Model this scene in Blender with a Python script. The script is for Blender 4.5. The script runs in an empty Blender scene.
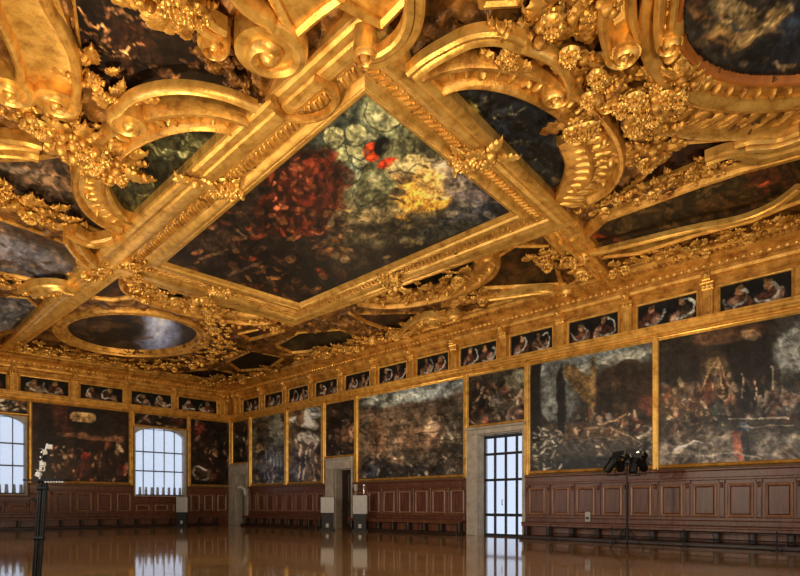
import bpy, math, random
import numpy as np
from mathutils import Vector, Matrix
R = random.Random(7)
PI = math.pi
sc = bpy.context.scene
COL = sc.collection

# ------------------------------------------------------------------ image pixels to room positions
# hall axes: X runs towards the balcony wall, Y towards the far end wall
FPX, CX, HY, EYE = 595.0, 400.0, 505.0, 1.5
XW, YW, ZC = 23.4, 42.0, 10.9          # balcony wall, far wall, ceiling
XB, YB = -1.6, -12.5                   # the two walls behind the viewer
K = FPX * math.sqrt(2)

def P(px, py, z=ZC - 0.15):            # image pixel -> plan position on a level z
    r = (px - CX) / FPX
    s = K * (z - EYE) / (HY - py)
    return (s * (1 + r) / 2, s * (1 - r) / 2)

def WY(px):                            # along the balcony wall
    r = (px - CX) / FPX
    return 2 * XW / (1 + r) - XW

def WZ(px, py):
    r = (px - CX) / FPX
    return EYE + (HY - py) * (2 * XW / (1 + r)) / K

def FX(px):                            # along the far wall
    r = (px - CX) / FPX
    return 2 * YW / (1 - r) - YW

def FZ(px, py):
    r = (px - CX) / FPX
    return EYE + (HY - py) * (2 * YW / (1 - r)) / K

def image_px(x, y, z):                   # place -> pixel coordinates in the camera image; canvases are coloured in these (numpy)
    s = x + y
    return CX + FPX * (x - y) / s, HY - K * (z - EYE) / s

# ------------------------------------------------------------------ objects
def obj(name, me, mat=None, parent=None):
    o = bpy.data.objects.new(name, me)
    COL.objects.link(o)
    if mat is not None and me is not None:
        me.materials.append(mat)
    if parent is not None:
        o.parent = parent
        o.matrix_parent_inverse = parent.matrix_world.inverted()
    return o

def empty(name, loc=(0, 0, 0)):
    o = bpy.data.objects.new(name, None)
    COL.objects.link(o)
    o.matrix_world = Matrix.Translation(loc)
    o.empty_display_size = 0.2
    return o

def tag(o, label=None, cat=None, group=None, kind=None):
    if label: o['label'] = label
    if cat: o['category'] = cat
    if group: o['group'] = group
    if kind: o['kind'] = kind
    return o

def thing(name, loc, label, cat, group=None):
    return tag(empty(name, loc), label, cat, group)

class MB:
    def __init__(s):
        s.v = []; s.f = []
    def grid(s, rows, closed_u=False, closed_v=False):   # rows of points
        b = len(s.v); n = len(rows); m = len(rows[0])
        for r in rows: s.v.extend(r)
        for i in range(n if closed_u else n - 1):
            i2 = (i + 1) % n
            for j in range(m if closed_v else m - 1):
                j2 = (j + 1) % m
                s.f.append((b + i*m + j, b + i*m + j2, b + i2*m + j2, b + i2*m + j))
        return b
    def poly(s, pts):
        b = len(s.v); s.v.extend(pts); s.f.append(tuple(range(b, b + len(pts))))
    def box(s, x0, x1, y0, y1, z0, z1):
        b = len(s.v)
        s.v.extend([(x0,y0,z0),(x1,y0,z0),(x1,y1,z0),(x0,y1,z0),(x0,y0,z1),(x1,y0,z1),(x1,y1,z1),(x0,y1,z1)])
        for q in ((0,3,2,1),(4,5,6,7),(0,1,5,4),(1,2,6,5),(2,3,7,6),(3,0,4,7)):
            s.f.append(tuple(b + k for k in q))
    def mbox(s, M, u0, u1, v0, v1, h0, h1, bev=0.0):     # box in a mapped frame, front edges bevelled
        b = len(s.v)
        if bev > 0:
            a = [(u0,v0,h0),(u1,v0,h0),(u1,v1,h0),(u0,v1,h0),
                 (u0,v0,h1-bev),(u1,v0,h1-bev),(u1,v1,h1-bev),(u0,v1,h1-bev),
                 (u0+bev,v0+bev,h1),(u1-bev,v0+bev,h1),(u1-bev,v1-bev,h1),(u0+bev,v1-bev,h1)]
            s.v.extend([M(*q) for q in a])
            for k in (0, 4):
                for i in range(4):
                    j = (i+1) % 4
                    s.f.append((b+k+i, b+k+j, b+k+4+j, b+k+4+i))
            s.f.append((b+8,b+9,b+10,b+11)); s.f.append((b+3,b+2,b+1,b))
        else:
            a = [(u0,v0,h0),(u1,v0,h0),(u1,v1,h0),(u0,v1,h0),(u0,v0,h1),(u1,v0,h1),(u1,v1,h1),(u0,v1,h1)]
            s.v.extend([M(*q) for q in a])
            for q in ((0,3,2,1),(4,5,6,7),(0,1,5,4),(1,2,6,5),(2,3,7,6),(3,0,4,7)):
                s.f.append(tuple(b + k for k in q))
    def tube(s, a, c, r0, r1=None, n=10):
        r1 = r0 if r1 is None else r1
        a = Vector(a); c = Vector(c); d = (c - a).normalized()
        t = Vector((0,0,1)) if abs(d.z) < .9 else Vector((1,0,0))
        e = d.cross(t).normalized(); g = d.cross(e)
        rows = []
        for p, r in ((a, r0), (c, r1)):
            rows.append([tuple(p + (e*math.cos(2*PI*i/n) + g*math.sin(2*PI*i/n))*r) for i in range(n)])
        s.grid(rows, closed_v=True)
        s.poly(list(reversed(rows[0]))); s.poly(rows[1])
    def path_tube(s, pts, r, n=8):
        pts = [Vector(p) for p in pts]; rows = []
        for i, p in enumerate(pts):
            d = (pts[min(i+1, len(pts)-1)] - pts[max(i-1, 0)]).normalized()
            t = Vector((0,0,1)) if abs(d.z) < .9 else Vector((1,0,0))
            e = d.cross(t).normalized(); g = d.cross(e)
            rows.append([tuple(p + (e*math.cos(2*PI*k/n) + g*math.sin(2*PI*k/n))*r) for k in range(n)])
        s.grid(rows, closed_v=True); s.poly(list(reversed(rows[0]))); s.poly(rows[-1])
    def ball(s, c, r, rz=None, n=8, m=6):
        rz = r if rz is None else rz
        rows = []
        for i in range(m + 1):
            a = PI * i / m
            rows.append([(c[0] + r*math.sin(a)*math.cos(2*PI*j/n), c[1] + r*math.sin(a)*math.sin(2*PI*j/n), c[2] + rz*math.cos(a)) for j in range(n)])
        s.grid(rows, closed_v=True)
    def lathe(s, prof, c, n=16):
        rows = [[(c[0] + r*math.cos(2*PI*j/n), c[1] + r*math.sin(2*PI*j/n), c[2] + z) for j in range(n)] for r, z in prof]
        s.grid(rows, closed_v=True)
    def build(s, name, mat, parent=None, smooth=True, angle=0.75):
        me = bpy.data.meshes.new(name)
        me.from_pydata(s.v, [], s.f)
        if smooth:
            me.polygons.foreach_set('use_smooth', [True] * len(me.polygons))
            me.set_sharp_from_angle(angle=angle)
        me.update()
        return obj(name, me, mat, parent)

def MC(u, v, h): return (u, v, ZC - h)            # ceiling: plan + drop
def MR(u, v, h): return (XW - h, u, v)            # balcony wall: along, up, out
def MF(u, v, h): return (u, YW - h, v)            # far wall
def ML(u, v, h): return (XB + h, u, v)            # long wall behind the viewer
def MK(u, v, h): return (u, YB + h, v)            # end wall behind the viewer

# ------------------------------------------------------------------ curves
def cr(pts, n=8, closed=False):
    pts = [np.array(p, float) for p in pts]; out = []
    N = len(pts); rng = range(N) if closed else range(N - 1)
    for i in rng:
        if closed: a, b, c, d = pts[i-1], pts[i], pts[(i+1) % N], pts[(i+2) % N]
        else: a, b, c, d = pts[max(i-1, 0)], pts[i], pts[i+1], pts[min(i+2, N-1)]
        for k in range(n):
            t = k / n
            out.append(.5*((2*b) + (c-a)*t + (2*a-5*b+4*c-d)*t*t + (3*b-a-3*c+d)*t**3))
    if not closed: out.append(pts[-1])
    return [tuple(p) for p in out]

def normals(path, closed=False):
    N = len(path); out = []
    for i in range(N):
        if closed: a, b, c = path[i-1], path[i], path[(i+1) % N]
        else: a, b, c = path[max(i-1, 0)], path[i], path[min(i+1, N-1)]
        d1 = np.array(b) - np.array(a); d2 = np.array(c) - np.array(b)
        l1 = np.linalg.norm(d1); l2 = np.linalg.norm(d2)
        if l1 < 1e-9: d1 = d2; l1 = l2
        if l2 < 1e-9: d2 = d1; l2 = l1
        n1 = np.array((-d1[1], d1[0])) / l1; n2 = np.array((-d2[1], d2[0])) / l2
        m = n1 + n2; q = max(np.dot(m, m), 0.6)
        out.append(m * 2 / q)
    return out

def sweep(mb, path, prof, M=MC, closed=False, scale=None, hscale=None, h0=0.0, caps=True):
    nn = normals(path, closed); rows = []
    for i, p in enumerate(path):
        k = 1 if scale is None else scale[i]
        kh = k if hscale is None else hscale[i]
        rows.append([M(p[0] + nn[i][0]*o*k, p[1] + nn[i][1]*o*k, h0 + h*kh) for o, h in prof])
    mb.grid(rows, closed_u=closed)
    if caps and not closed:
        mb.poly(rows[0]); mb.poly(list(reversed(rows[-1])))

def strap_prof(w, hi=.34, lo=.16, rim=.13):
    a = w / 2
    return [(-a,0),(-a,hi*.8),(-a+rim*.4,hi),(-a+rim,hi*.92),(-a+rim*1.3,lo*1.25),(-a*.35,lo),(a*.35,lo),(a-rim*1.3,lo*1.25),(a-rim,hi*.92),(a-rim*.4,hi),(a,hi*.8),(a,0)]

def roll_prof(w, h):
    return [(-w/2,0),(-w/2,h*.5),(-w*.35,h*.85),(0,h),(w*.35,h*.85),(w/2,h*.5),(w/2,0)]

def spiral(p, d, side, r0, turns=1.6, n=40, rend=.14):
    """path that leaves p along d and curls to `side` into a volute"""
    d = np.array(d, float); d /= np.linalg.norm(d)
    nrm = np.array((-d[1], d[0])) * side
    c = np.array(p) + nrm * r0
    a0 = math.atan2(-nrm[1], -nrm[0])
    out = []
    for i in range(n + 1):
        t = i / n; r = r0 * (1 - t*(1 - rend))
        a = a0 + side * 2*PI*turns*t
        out.append((c[0] + r*math.cos(a), c[1] + r*math.sin(a)))
    return out, c

def volute(mb, p, d, side, r0, w0, h=.34, turns=1.6, h0=0.0):
    path, c = spiral(p, d, side, r0, turns, 48, .10)
    N = len(path); w = min(w0, r0*.90/turns*.80)
    sweep(mb, path, roll_prof(w, h*.95), scale=[1 - .3*i/(N-1) for i in range(N)], hscale=[1 + .25*i/(N-1) for i in range(N)], h0=h0)
    mb.ball(MC(c[0], c[1], h0 + h*.85), w*.6, w*.45)
    disc = [(c[0] + r0*1.0*math.cos(2*PI*i/24), c[1] + r0*1.0*math.sin(2*PI*i/24)) for i in range(24)]
    mb.grid([[MC(x, y, max(-.1, h0 - .3)) for x, y in disc], [MC(x, y, h0 + h*.66) for x, y in disc]], closed_v=True)
    mb.poly([MC(x, y, h0 + h*.66) for x, y in disc])
    return c

def along(path, step, closed=False):
    pts = [np.array(p) for p in path] + ([np.array(path[0])] if closed else [])
    out = []; acc = step*.5
    for a, b in zip(pts[:-1], pts[1:]):
        L = np.linalg.norm(b - a)
        while acc < L:
            t = acc / L; out.append((tuple(a + (b-a)*t), math.atan2(b[1]-a[1], b[0]-a[0])))
            acc += step
        acc -= L
    return out

def bump(mb, M, u, v, ang, lu, lv, h, h0=0.0, n=8, m=3):   # half ellipsoid on a mapped surface
    ca, sa = math.cos(ang), math.sin(ang); rows = []
    for i in range(m + 1):
        a = (PI/2) * i / m
        rr = math.cos(a); row = []
        for j in range(n):
            x = lu*rr*math.cos(2*PI*j/n); y = lv*rr*math.sin(2*PI*j/n)
            row.append(M(u + x*ca - y*sa, v + x*sa + y*ca, h0 + h*math.sin(a)))
        rows.append(row)
    mb.grid(rows, closed_v=True)

def beads(mb, path, step, lu, lv, h, off=0.0, h0=0.0, M=MC, closed=False):
    for (u, v), a in along(path, step, closed):
        bump(mb, M, u - math.sin(a)*off, v + math.cos(a)*off, a, lu, lv, h, h0)

def leaf(mb, u, v, ang, L, W, H, h0=0.05, curl=.5, M=MC, lobes=4):   # acanthus leaf
    ca, sa = math.cos(ang), math.sin(ang); rows = []
    nt, ns = 13, 7
    for i in range(nt):
        t = i / (nt - 1)
        fr = (t*lobes) % 1.0
        w = W*(math.sin(PI*min(1, .10 + t*.90)**.75)**.7)*(.70 + .42*math.sin(PI*min(1, fr*1.25))**.8 if t < .93 else .5)
        row = []
        for j in range(ns):
            s = -1 + 2*j/(ns-1)
            h = H*(.25 + .75*math.sin(PI*min(1, .15 + .8*t)))*(1 - .55*s*s) - .30*H*math.exp(-(s*3.2)**2)*(1-t) + .22*H*math.cos(t*2*PI*lobes + abs(s)*2.6)*abs(s) + H*curl*.35*math.exp(-((t-.86)/.1)**2)
            x = t*L + .16*L*abs(s)*(1-t)*.6; y = s*w*.5
            row.append(M(u + x*ca - y*sa, v + x*sa + y*ca, h0 + max(h, -.02)))
        rows.append(row)
    mb.grid(rows)

def rosette(mb, u, v, r, h0=0.1, n=8, M=MC, H=.14):
    bump(mb, M, u, v, 0, r*.85, r*.85, H*.9, h0 - .02, 14, 3)
    for k in range(n):
        leaf(mb, u, v, 2*PI*k/n, r, r*.62, H, h0, .6, M, 2)
    for k in range(n):
        leaf(mb, u, v, 2*PI*(k+.5)/n, r*.62, r*.4, H*1.3, h0 + .06, .6, M, 2)
    bump(mb, M, u, v, 0, r*.2, r*.2, H*1.2, h0 + .1)

def inside(poly, x, y):
    c = np.zeros(x.shape, bool); n = len(poly)
    for i in range(n):
        x1, y1 = poly[i]; x2, y2 = poly[(i+1) % n]
        if y1 == y2: continue
        k = ((y1 > y) != (y2 > y)) & (x < (x2-x1)*(y-y1)/(y2-y1) + x1)
        c ^= k
    return c

# ------------------------------------------------------------------ numpy noise + painter
def vnoise(x, y, seed=0):
    xi = np.floor(x).astype(np.int64); yi = np.floor(y).astype(np.int64)
    fx = x - xi; fy = y - yi
    fx = fx*fx*(3-2*fx); fy = fy*fy*(3-2*fy)
    def h(a, b):
        n = (a*374761393 + b*668265263 + seed*1442695041) & 0x7fffffff
        n = ((n ^ (n >> 13)) * 1274126177) & 0x7fffffff
        return ((n ^ (n >> 16)) & 0xffff) / 65535.0
    return (h(xi,yi)*(1-fx) + h(xi+1,yi)*fx)*(1-fy) + (h(xi,yi+1)*(1-fx) + h(xi+1,yi+1)*fx)*fy

def fbm(x, y, seed=0, o=4):
    a = .5; t = np.zeros_like(x); n = 0
    for k in range(o):
        t += a*vnoise(x, y, seed + k*17); n += a; x = x*2.03 + 3.1; y = y*2.03 + 1.7; a *= .5
    return t / n

def lin(c):
    c = np.array(c, float) / 255.0
    return np.where(c <= .04045, c/12.92, ((c + .055)/1.055)**2.4)

def paint(x, y, base, blobs=(), strokes=(), dabs=(), seed=1, unit=1.0, warp=5.0, grain=.35, gain=1.0, sat=1.0, con=1.0):
    """colours for the points of a picture; `unit` is the size of a small brush mark"""
    rn = random.Random(seed)
    f = 1.0 / (16*unit)
    wx = x + warp*unit*2*(fbm(x*f, y*f, seed, 3) - .5)*2 + warp*unit*.5*(fbm(x*f*4, y*f*4, seed+31, 2) - .5)*2
    wy = y + warp*unit*2*(fbm(x*f+9, y*f+5, seed+3, 3) - .5)*2 + warp*unit*.5*(fbm(x*f*4+3, y*f*4, seed+37, 2) - .5)*2
    c = np.zeros(x.shape + (3,)) + np.array(base, float)
    def mixin(m, col):
        nonlocal c
        c = c*(1 - m[..., None]) + np.array(col, float)*m[..., None]
    for bx, by, rx, ry, ang, col, soft, al in blobs:
        ca, sa = math.cos(math.radians(ang)), math.sin(math.radians(ang))
        dx, dy = (x - bx, y - by) if soft <= .2 else (wx - bx, wy - by)
        d = np.sqrt(((dx*ca + dy*sa)/rx)**2 + ((-dx*sa + dy*ca)/ry)**2)
        m = np.clip((1 + soft*.5 - d)/max(soft, .02), 0, 1); m = m*m*(3-2*m)*al
        mixin(m, col)
    wide = [q for q in strokes if q[1] >= 2]; strokes = [q for q in strokes if q[1] < 2]
    def draw(strokes):
      for pts, w, col, al in strokes:
        d = np.full(x.shape, 1e9); X_, Y_ = (x, y) if w >= 2 else (wx, wy)
        for (ax, ay), (bx, by) in zip(pts[:-1], pts[1:]):
            ex, ey = bx-ax, by-ay; L = ex*ex + ey*ey + 1e-9
            t = np.clip(((X_-ax)*ex + (Y_-ay)*ey)/L, 0, 1)
            d = np.minimum(d, np.hypot(X_ - ax - t*ex, Y_ - ay - t*ey))
        mixin(np.clip((w*1.2 - d)/min(w*.5, 1.2), 0, 1)*al, col)
    draw(wide)
    for n, x0, x1, y0, y1, pal, r0, r1, el, a0, a1, al in dabs:
        for k in range(n):
            bx, by = rn.uniform(x0, x1), rn.uniform(y0, y1); r = rn.uniform(r0, r1); e = rn.uniform(1, el)
            ang = math.radians(rn.uniform(a0, a1)); ca, sa = math.cos(ang), math.sin(ang)
            dx = wx - bx; dy = wy - by
            d = np.sqrt(((dx*ca + dy*sa)/(r*e))**2 + ((-dx*sa + dy*ca)/r)**2)
            m = np.clip((1.12 - d)/.24, 0, 1)*min(1, al*1.35)*rn.uniform(.55, 1)*np.clip(.45 + 1.1*(dy*ca - dx*sa + r)/(2*r), .2, 1)
            mixin(m, rn.choice(pal))
    draw(strokes)
    k = min(unit, 1.0) if unit > .3 else unit
    n1 = fbm(wx/(2.0*k), wy/(2.0*k), seed+77, 2) - .5; n2 = fbm(wx/(5*k) + 3, wy/(5*k), seed+88, 3) - .5; n3 = fbm(wx/(11*k), wy/(11*k), seed+99, 3) - .5
    rd = 1 - np.abs(2*fbm(wx/(7*k), wy/(5*k), seed+111, 3) - 1)*3
    g = 1 + grain*(1.5*n1 + 1.9*n2 + 2.0*n3) + grain*.55*np.clip(rd, 0, 1)**2 - grain*.12
    g = np.clip(g, .25, 2.2)
    c = c*g[..., None]; lu = c.mean(-1, keepdims=True); c = np.clip(lu + (c - lu)*sat, 0, 255)
    if con != 1.0:
        c = 90*(np.clip(c, 0, 255)/90)**con; lu = c.mean(-1, keepdims=True); c = lu + (c - lu)*sat/con**.5
    return np.clip(lin(np.clip(c, 0, 255))*gain, 0, 1)

def canvas(name, M, u0, u1, v0, v1, du, dv, h, painter, mat, parent, poly=None):
    """painted canvas: grid of points in a mapped plane, coloured point by point"""
    nu = max(2, int((u1-u0)/du) + 1); nv = max(2, int((v1-v0)/dv) + 1)
    u, v = np.meshgrid(np.linspace(u0, u1, nu), np.linspace(v0, v1, nv), indexing='ij')
    if M is MC: x, y, z = u, v, np.full(u.shape, ZC - h)
    elif M is MR: x, y, z = np.full(u.shape, XW - h), u, v
    else: x, y, z = u, np.full(u.shape, YW - h), v
    col = painter(x, y, z, u, v)
    verts = np.stack([x, y, z], -1).reshape(-1, 3)
    I = np.arange(nu*nv).reshape(nu, nv)
    q = np.stack([I[:-1,:-1], I[1:,:-1], I[1:,1:], I[:-1,1:]], -1).reshape(-1, 4)
    if poly is not None:
        cu = (u[:-1,:-1] + u[1:,1:])/2; cv = (v[:-1,:-1] + v[1:,1:])/2
        q = q[inside(poly, cu, cv).reshape(-1)]
    me = bpy.data.meshes.new(name)
    used = np.unique(q); remap = -np.ones(nu*nv, int); remap[used] = np.arange(len(used))
    me.from_pydata(verts[used].tolist(), [], remap[q].tolist())
    at = me.color_attributes.new('paint', 'FLOAT_COLOR', 'POINT')
    c4 = np.ones((len(used), 4), np.float32); c4[:, :3] = col.reshape(-1, 3)[used]
    at.data.foreach_set('color', c4.reshape(-1))
    me.update()
    return obj(name, me, mat, parent)

# ------------------------------------------------------------------ materials
def nmat(name):
    m = bpy.data.materials.new(name); m.use_nodes = True
    nt = m.node_tree; b = nt.nodes['Principled BSDF']
    return m, nt, b

def noise_mat(name, c1, c2, scale=4, rough=(.4,.6), metal=0, bump=.2, bscale=None, dist=.02, stretch=None, coat=0, detail=6, c3=None, spec=.5):
    m, nt, b = nmat(name); N = nt.nodes; L = nt.links
    tc = N.new('ShaderNodeTexCoord'); mp = N.new('ShaderNodeMapping')
    L.new(tc.outputs['Object'], mp.inputs['Vector'])
    if stretch: mp.inputs['Scale'].default_value = stretch
    n1 = N.new('ShaderNodeTexNoise'); n1.inputs['Scale'].default_value = scale; n1.inputs['Detail'].default_value = detail; n1.inputs['Roughness'].default_value = .65
    L.new(mp.outputs[0], n1.inputs['Vector'])
    r = N.new('ShaderNodeValToRGB'); r.color_ramp.elements[0].position = .32; r.color_ramp.elements[1].position = .68
    r.color_ramp.elements[0].color = (*c1, 1); r.color_ramp.elements[1].color = (*c2, 1)
    if c3 is not None:
        e = r.color_ramp.elements.new(.5); e.color = (*c3, 1)
    L.new(n1.outputs['Fac'], r.inputs[0]); L.new(r.outputs[0], b.inputs['Base Color'])
    mr = N.new('ShaderNodeMapRange'); mr.inputs['To Min'].default_value = rough[0]; mr.inputs['To Max'].default_value = rough[1]
    L.new(n1.outputs['Fac'], mr.inputs['Value']); L.new(mr.outputs[0], b.inputs['Roughness'])
    b.inputs['Metallic'].default_value = metal
    b.inputs['Coat Weight'].default_value = coat
    b.inputs['Specular IOR Level'].default_value = spec
    if bump:
        n2 = N.new('ShaderNodeTexNoise'); n2.inputs['Scale'].default_value = bscale or scale*4; n2.inputs['Detail'].default_value = 5
        L.new(mp.outputs[0], n2.inputs['Vector'])
        bp = N.new('ShaderNodeBump'); bp.inputs['Strength'].default_value = bump; bp.inputs['Distance'].default_value = dist
        L.new(n2.outputs['Fac'], bp.inputs['Height']); L.new(bp.outputs[0], b.inputs['Normal'])
    return m

def canvas_mat(name, rough, bump=.25, bscale=6, spec=.22):
    m, nt, b = nmat(name); N = nt.nodes; L = nt.links
    a = N.new('ShaderNodeAttribute'); a.attribute_name = 'paint'
    L.new(a.outputs['Color'], b.inputs['Base Color'])
    b.inputs['Roughness'].default_value = rough; b.inputs['Specular IOR Level'].default_value = spec
    tc = N.new('ShaderNodeTexCoord'); n = N.new('ShaderNodeTexNoise'); n.inputs['Scale'].default_value = bscale; n.inputs['Detail'].default_value = 7
    L.new(tc.outputs['Object'], n.inputs['Vector'])
    bp = N.new('ShaderNodeBump'); bp.inputs['Strength'].default_value = bump; bp.inputs['Distance'].default_value = .03
    L.new(n.outputs['Fac'], bp.inputs['Height']); L.new(bp.outputs[0], b.inputs['Normal'])
    return m

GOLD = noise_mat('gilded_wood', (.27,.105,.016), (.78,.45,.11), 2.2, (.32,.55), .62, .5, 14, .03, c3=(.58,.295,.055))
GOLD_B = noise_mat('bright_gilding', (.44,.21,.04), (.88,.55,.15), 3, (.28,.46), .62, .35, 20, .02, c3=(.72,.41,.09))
GOLD_D = noise_mat('old_gilding', (.022,.009,.003), (.36,.16,.028), 1.6, (.36,.6), .5, .6, 9, .05, c3=(.16,.065,.012))  # darker gilding: shade of the carving's crevices put into the colour
RUST = noise_mat('bole_rim', (.32,.095,.015), (.48,.16,.025), 3, (.35,.5), .25, .2)
CANV = canvas_mat('oil_canvas', .6)
CANV_W = canvas_mat('varnished_wall_canvas', .38, .15, 9, .32)
WOODR = noise_mat('walnut_panelling', (.075,.024,.011), (.20,.080,.040), 2.5, (.28,.42), 0, .15, 10, .01, stretch=(3,3,.5), c3=(.13,.047,.022))
WOODP = noise_mat('walnut_panel_field', (.055,.016,.009), (.19,.070,.038), 2.5, (.28,.42), 0, .15, 10, .01, stretch=(4,4,.4), c3=(.11,.037,.019))
WOODD = noise_mat('dark_walnut', (.012,.006,.004), (.035,.015,.009), 3, (.3,.5), 0, .1)
STONE = noise_mat('istrian_stone', (.30,.26,.22), (.50,.46,.40), 3, (.5,.7), 0, .2, 12, .01)
LIGHTWOOD = noise_mat('worn_walnut_edge', (.16,.075,.042), (.36,.19,.115), 2.5, (.28,.42), 0, .12, 10, .01, stretch=(3,3,.5))  # paler walnut: highlights on the panel mouldings put into their colour
BLACK = noise_mat('black_metal', (.004,.004,.0045), (.009,.009,.010), 8, (.4,.55), 0, .05, spec=.3)
WHITE = noise_mat('white_enamel', (.36,.36,.35), (.46,.46,.45), 5, (.3,.4), 0, .03)
PLASTER = noise_mat('old_plaster', (.16,.11,.07), (.25,.18,.11), 2, (.7,.9), 0, .1)
IRON = noise_mat('window_iron', (.010,.012,.018), (.025,.028,.036), 6, (.4,.6), .3, .1)
CHROME = noise_mat('polished_reflector', (.75,.72,.66), (.85,.83,.78), 6, (.12,.2), .9, .05)

def glass_mat():
    m, nt, b = nmat('window_glass'); N = nt.nodes; L = nt.links
    t = N.new('ShaderNodeBsdfTransparent'); t.inputs['Color'].default_value = (.93,.95,.98,1)
    g = N.new('ShaderNodeBsdfGlossy'); g.inputs['Roughness'].default_value = .03
    f = N.new('ShaderNodeFresnel'); f.inputs['IOR'].default_value = 1.45
    mx = N.new('ShaderNodeMixShader')
    L.new(f.outputs[0], mx.inputs[0]); L.new(t.outputs[0], mx.inputs[1]); L.new(g.outputs[0], mx.inputs[2])
    L.new(mx.outputs[0], N['Material Output'].inputs['Surface'])
    return m
GLASS = glass_mat()

def gauze_mat():
    m, nt, b = nmat('gauze'); N = nt.nodes; L = nt.links
    t = N.new('ShaderNodeBsdfTransparent'); tl = N.new('ShaderNodeBsdfTranslucent'); tl.inputs['Color'].default_value = (.9,.92,.95,1)
    d = N.new('ShaderNodeBsdfDiffuse'); d.inputs['Color'].default_value = (.8,.82,.86,1)
    a = N.new('ShaderNodeMixShader'); a.inputs[0].default_value = .35
    L.new(tl.outputs[0], a.inputs[1]); L.new(d.outputs[0], a.inputs[2])
    x = N.new('ShaderNodeMixShader'); x.inputs[0].default_value = .22
    L.new(t.outputs[0], x.inputs[1]); L.new(a.outputs[0], x.inputs[2])
    L.new(x.outputs[0], N['Material Output'].inputs['Surface'])
    return m
GAUZE = gauze_mat()

def floor_mat():
    m, nt, b = nmat('polished_terrazzo'); N = nt.nodes; L = nt.links
    tc = N.new('ShaderNodeTexCoord')
    n1 = N.new('ShaderNodeTexNoise'); n1.inputs['Scale'].default_value = .5; n1.inputs['Detail'].default_value = 5
    n2 = N.new('ShaderNodeTexVoronoi'); n2.inputs['Scale'].default_value = 26
    for n in (n1, n2): L.new(tc.outputs['Object'], n.inputs['Vector'])
    r = N.new('ShaderNodeValToRGB'); r.color_ramp.elements[0].color = (.33,.205,.085,1); r.color_ramp.elements[1].color = (.46,.30,.13,1)
    r.color_ramp.elements[0].position = .3; r.color_ramp.elements[1].position = .7
    L.new(n1.outputs['Fac'], r.inputs[0])
    mx = N.new('ShaderNodeMix'); mx.data_type = 'RGBA'; mx.inputs[0].default_value = .25
    L.new(r.outputs[0], mx.inputs[6]); L.new(n2.outputs['Color'], mx.inputs[7]); mx.blend_type = 'SOFT_LIGHT'
    L.new(mx.outputs[2], b.inputs['Base Color'])
    b.inputs['Roughness'].default_value = .06
    b.inputs['Specular IOR Level'].default_value = .6
    n3 = N.new('ShaderNodeTexNoise'); n3.inputs['Scale'].default_value = .9; n3.inputs['Detail'].default_value = 2
    L.new(tc.outputs['Object'], n3.inputs['Vector'])
    bp = N.new('ShaderNodeBump'); bp.inputs['Strength'].default_value = .035; bp.inputs['Distance'].default_value = .04
    L.new(n3.outputs['Fac'], bp.inputs['Height']); L.new(bp.outputs[0], b.inputs['Normal'])
    return m
ENAMEL = noise_mat('bright_enamel', (.78,.78,.75), (.9,.9,.87), 5, (.25,.35), 0, .03)
FLOORM = floor_mat()
# ================================================================== the room
def struct(mb, name, mat, parent=None, smooth=False, label=None):
    o = mb.build(name, mat, parent, smooth=smooth)
    if parent is None: tag(o, label, None, None, 'structure')
    return o

def wall_holes(M, u0, u1, v0, v1, holes, t):
    us = sorted({u0, u1, *[h[0] for h in holes], *[h[1] for h in holes]})
    vs = sorted({v0, v1, *[h[2] for h in holes], *[h[3] for h in holes]})
    mb = MB()
    for a, b in zip(us[:-1], us[1:]):
        run = None
        for c, d in zip(vs[:-1], vs[1:]):
            hole = any(h[0] <= (a+b)/2 <= h[1] and h[2] <= (c+d)/2 <= h[3] for h in holes)
            if not hole: run = (run[0], d) if run else (c, d)
            if (hole or d == vs[-1]) and run:
                mb.mbox(M, a, b, run[0], run[1], -t, 0); run = None
    return mb

mb = MB(); mb.box(XB, XW + 1.2, YB, YW + .8, -.3, 0)
struct(mb, 'floor', FLOORM, label='polished brown terrazzo floor mirroring the windows and walls')

# ---- openings
D1 = (WY(524.5), WY(479.5), 0.0, 4.95)      # balcony door
D2 = (WY(353.5), WY(335.5), 0.0, 3.7)       # dark doorway
D3 = (WY(247.5), WY(238.5), 0.0, 3.75)      # corner doorway
W1 = (FX(27) - 3.45, FX(27), 2.15, 6.95)
W2 = (FX(134), FX(186), 2.15, 6.95)

wr = struct(wall_holes(MR, YB, YW + .5, 0, ZC + .4, [D1, D2, D3], .6), 'wall_right', PLASTER)
wf = struct(wall_holes(MF, XB, XW, 0, ZC + .4, [W1, W2], .6), 'wall_far', PLASTER)
WL = [(2.0, 5.6, 2.15, 6.95), (12.0, 15.6, 2.15, 6.95), (24.0, 27.6, 2.15, 6.95)]     # windows of the two unseen walls
WK = [(4.0, 7.6, 2.15, 6.95), (14.5, 18.1, 2.15, 6.95)]
struct(wall_holes(ML, YB - .4, YW + .6, 0, ZC + .4, WL, .6), 'wall_left', PLASTER)
struct(wall_holes(MK, XB, XW + .6, 0, ZC + .4, WK, .6), 'wall_back', PLASTER)

# ---- great cornice: two walls, mitred in the far corner
def two_wall(prof, name, mat, ext=True):
    """prof: (out, z) list run along both walls"""
    mb = MB()
    rows = [[(XW - o, YB, z) for o, z in prof], [(XW - o, YW - o, z) for o, z in prof], [(XB, YW - o, z) for o, z in prof]]
    mb.grid(rows)
    return struct(mb, name, mat)

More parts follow.
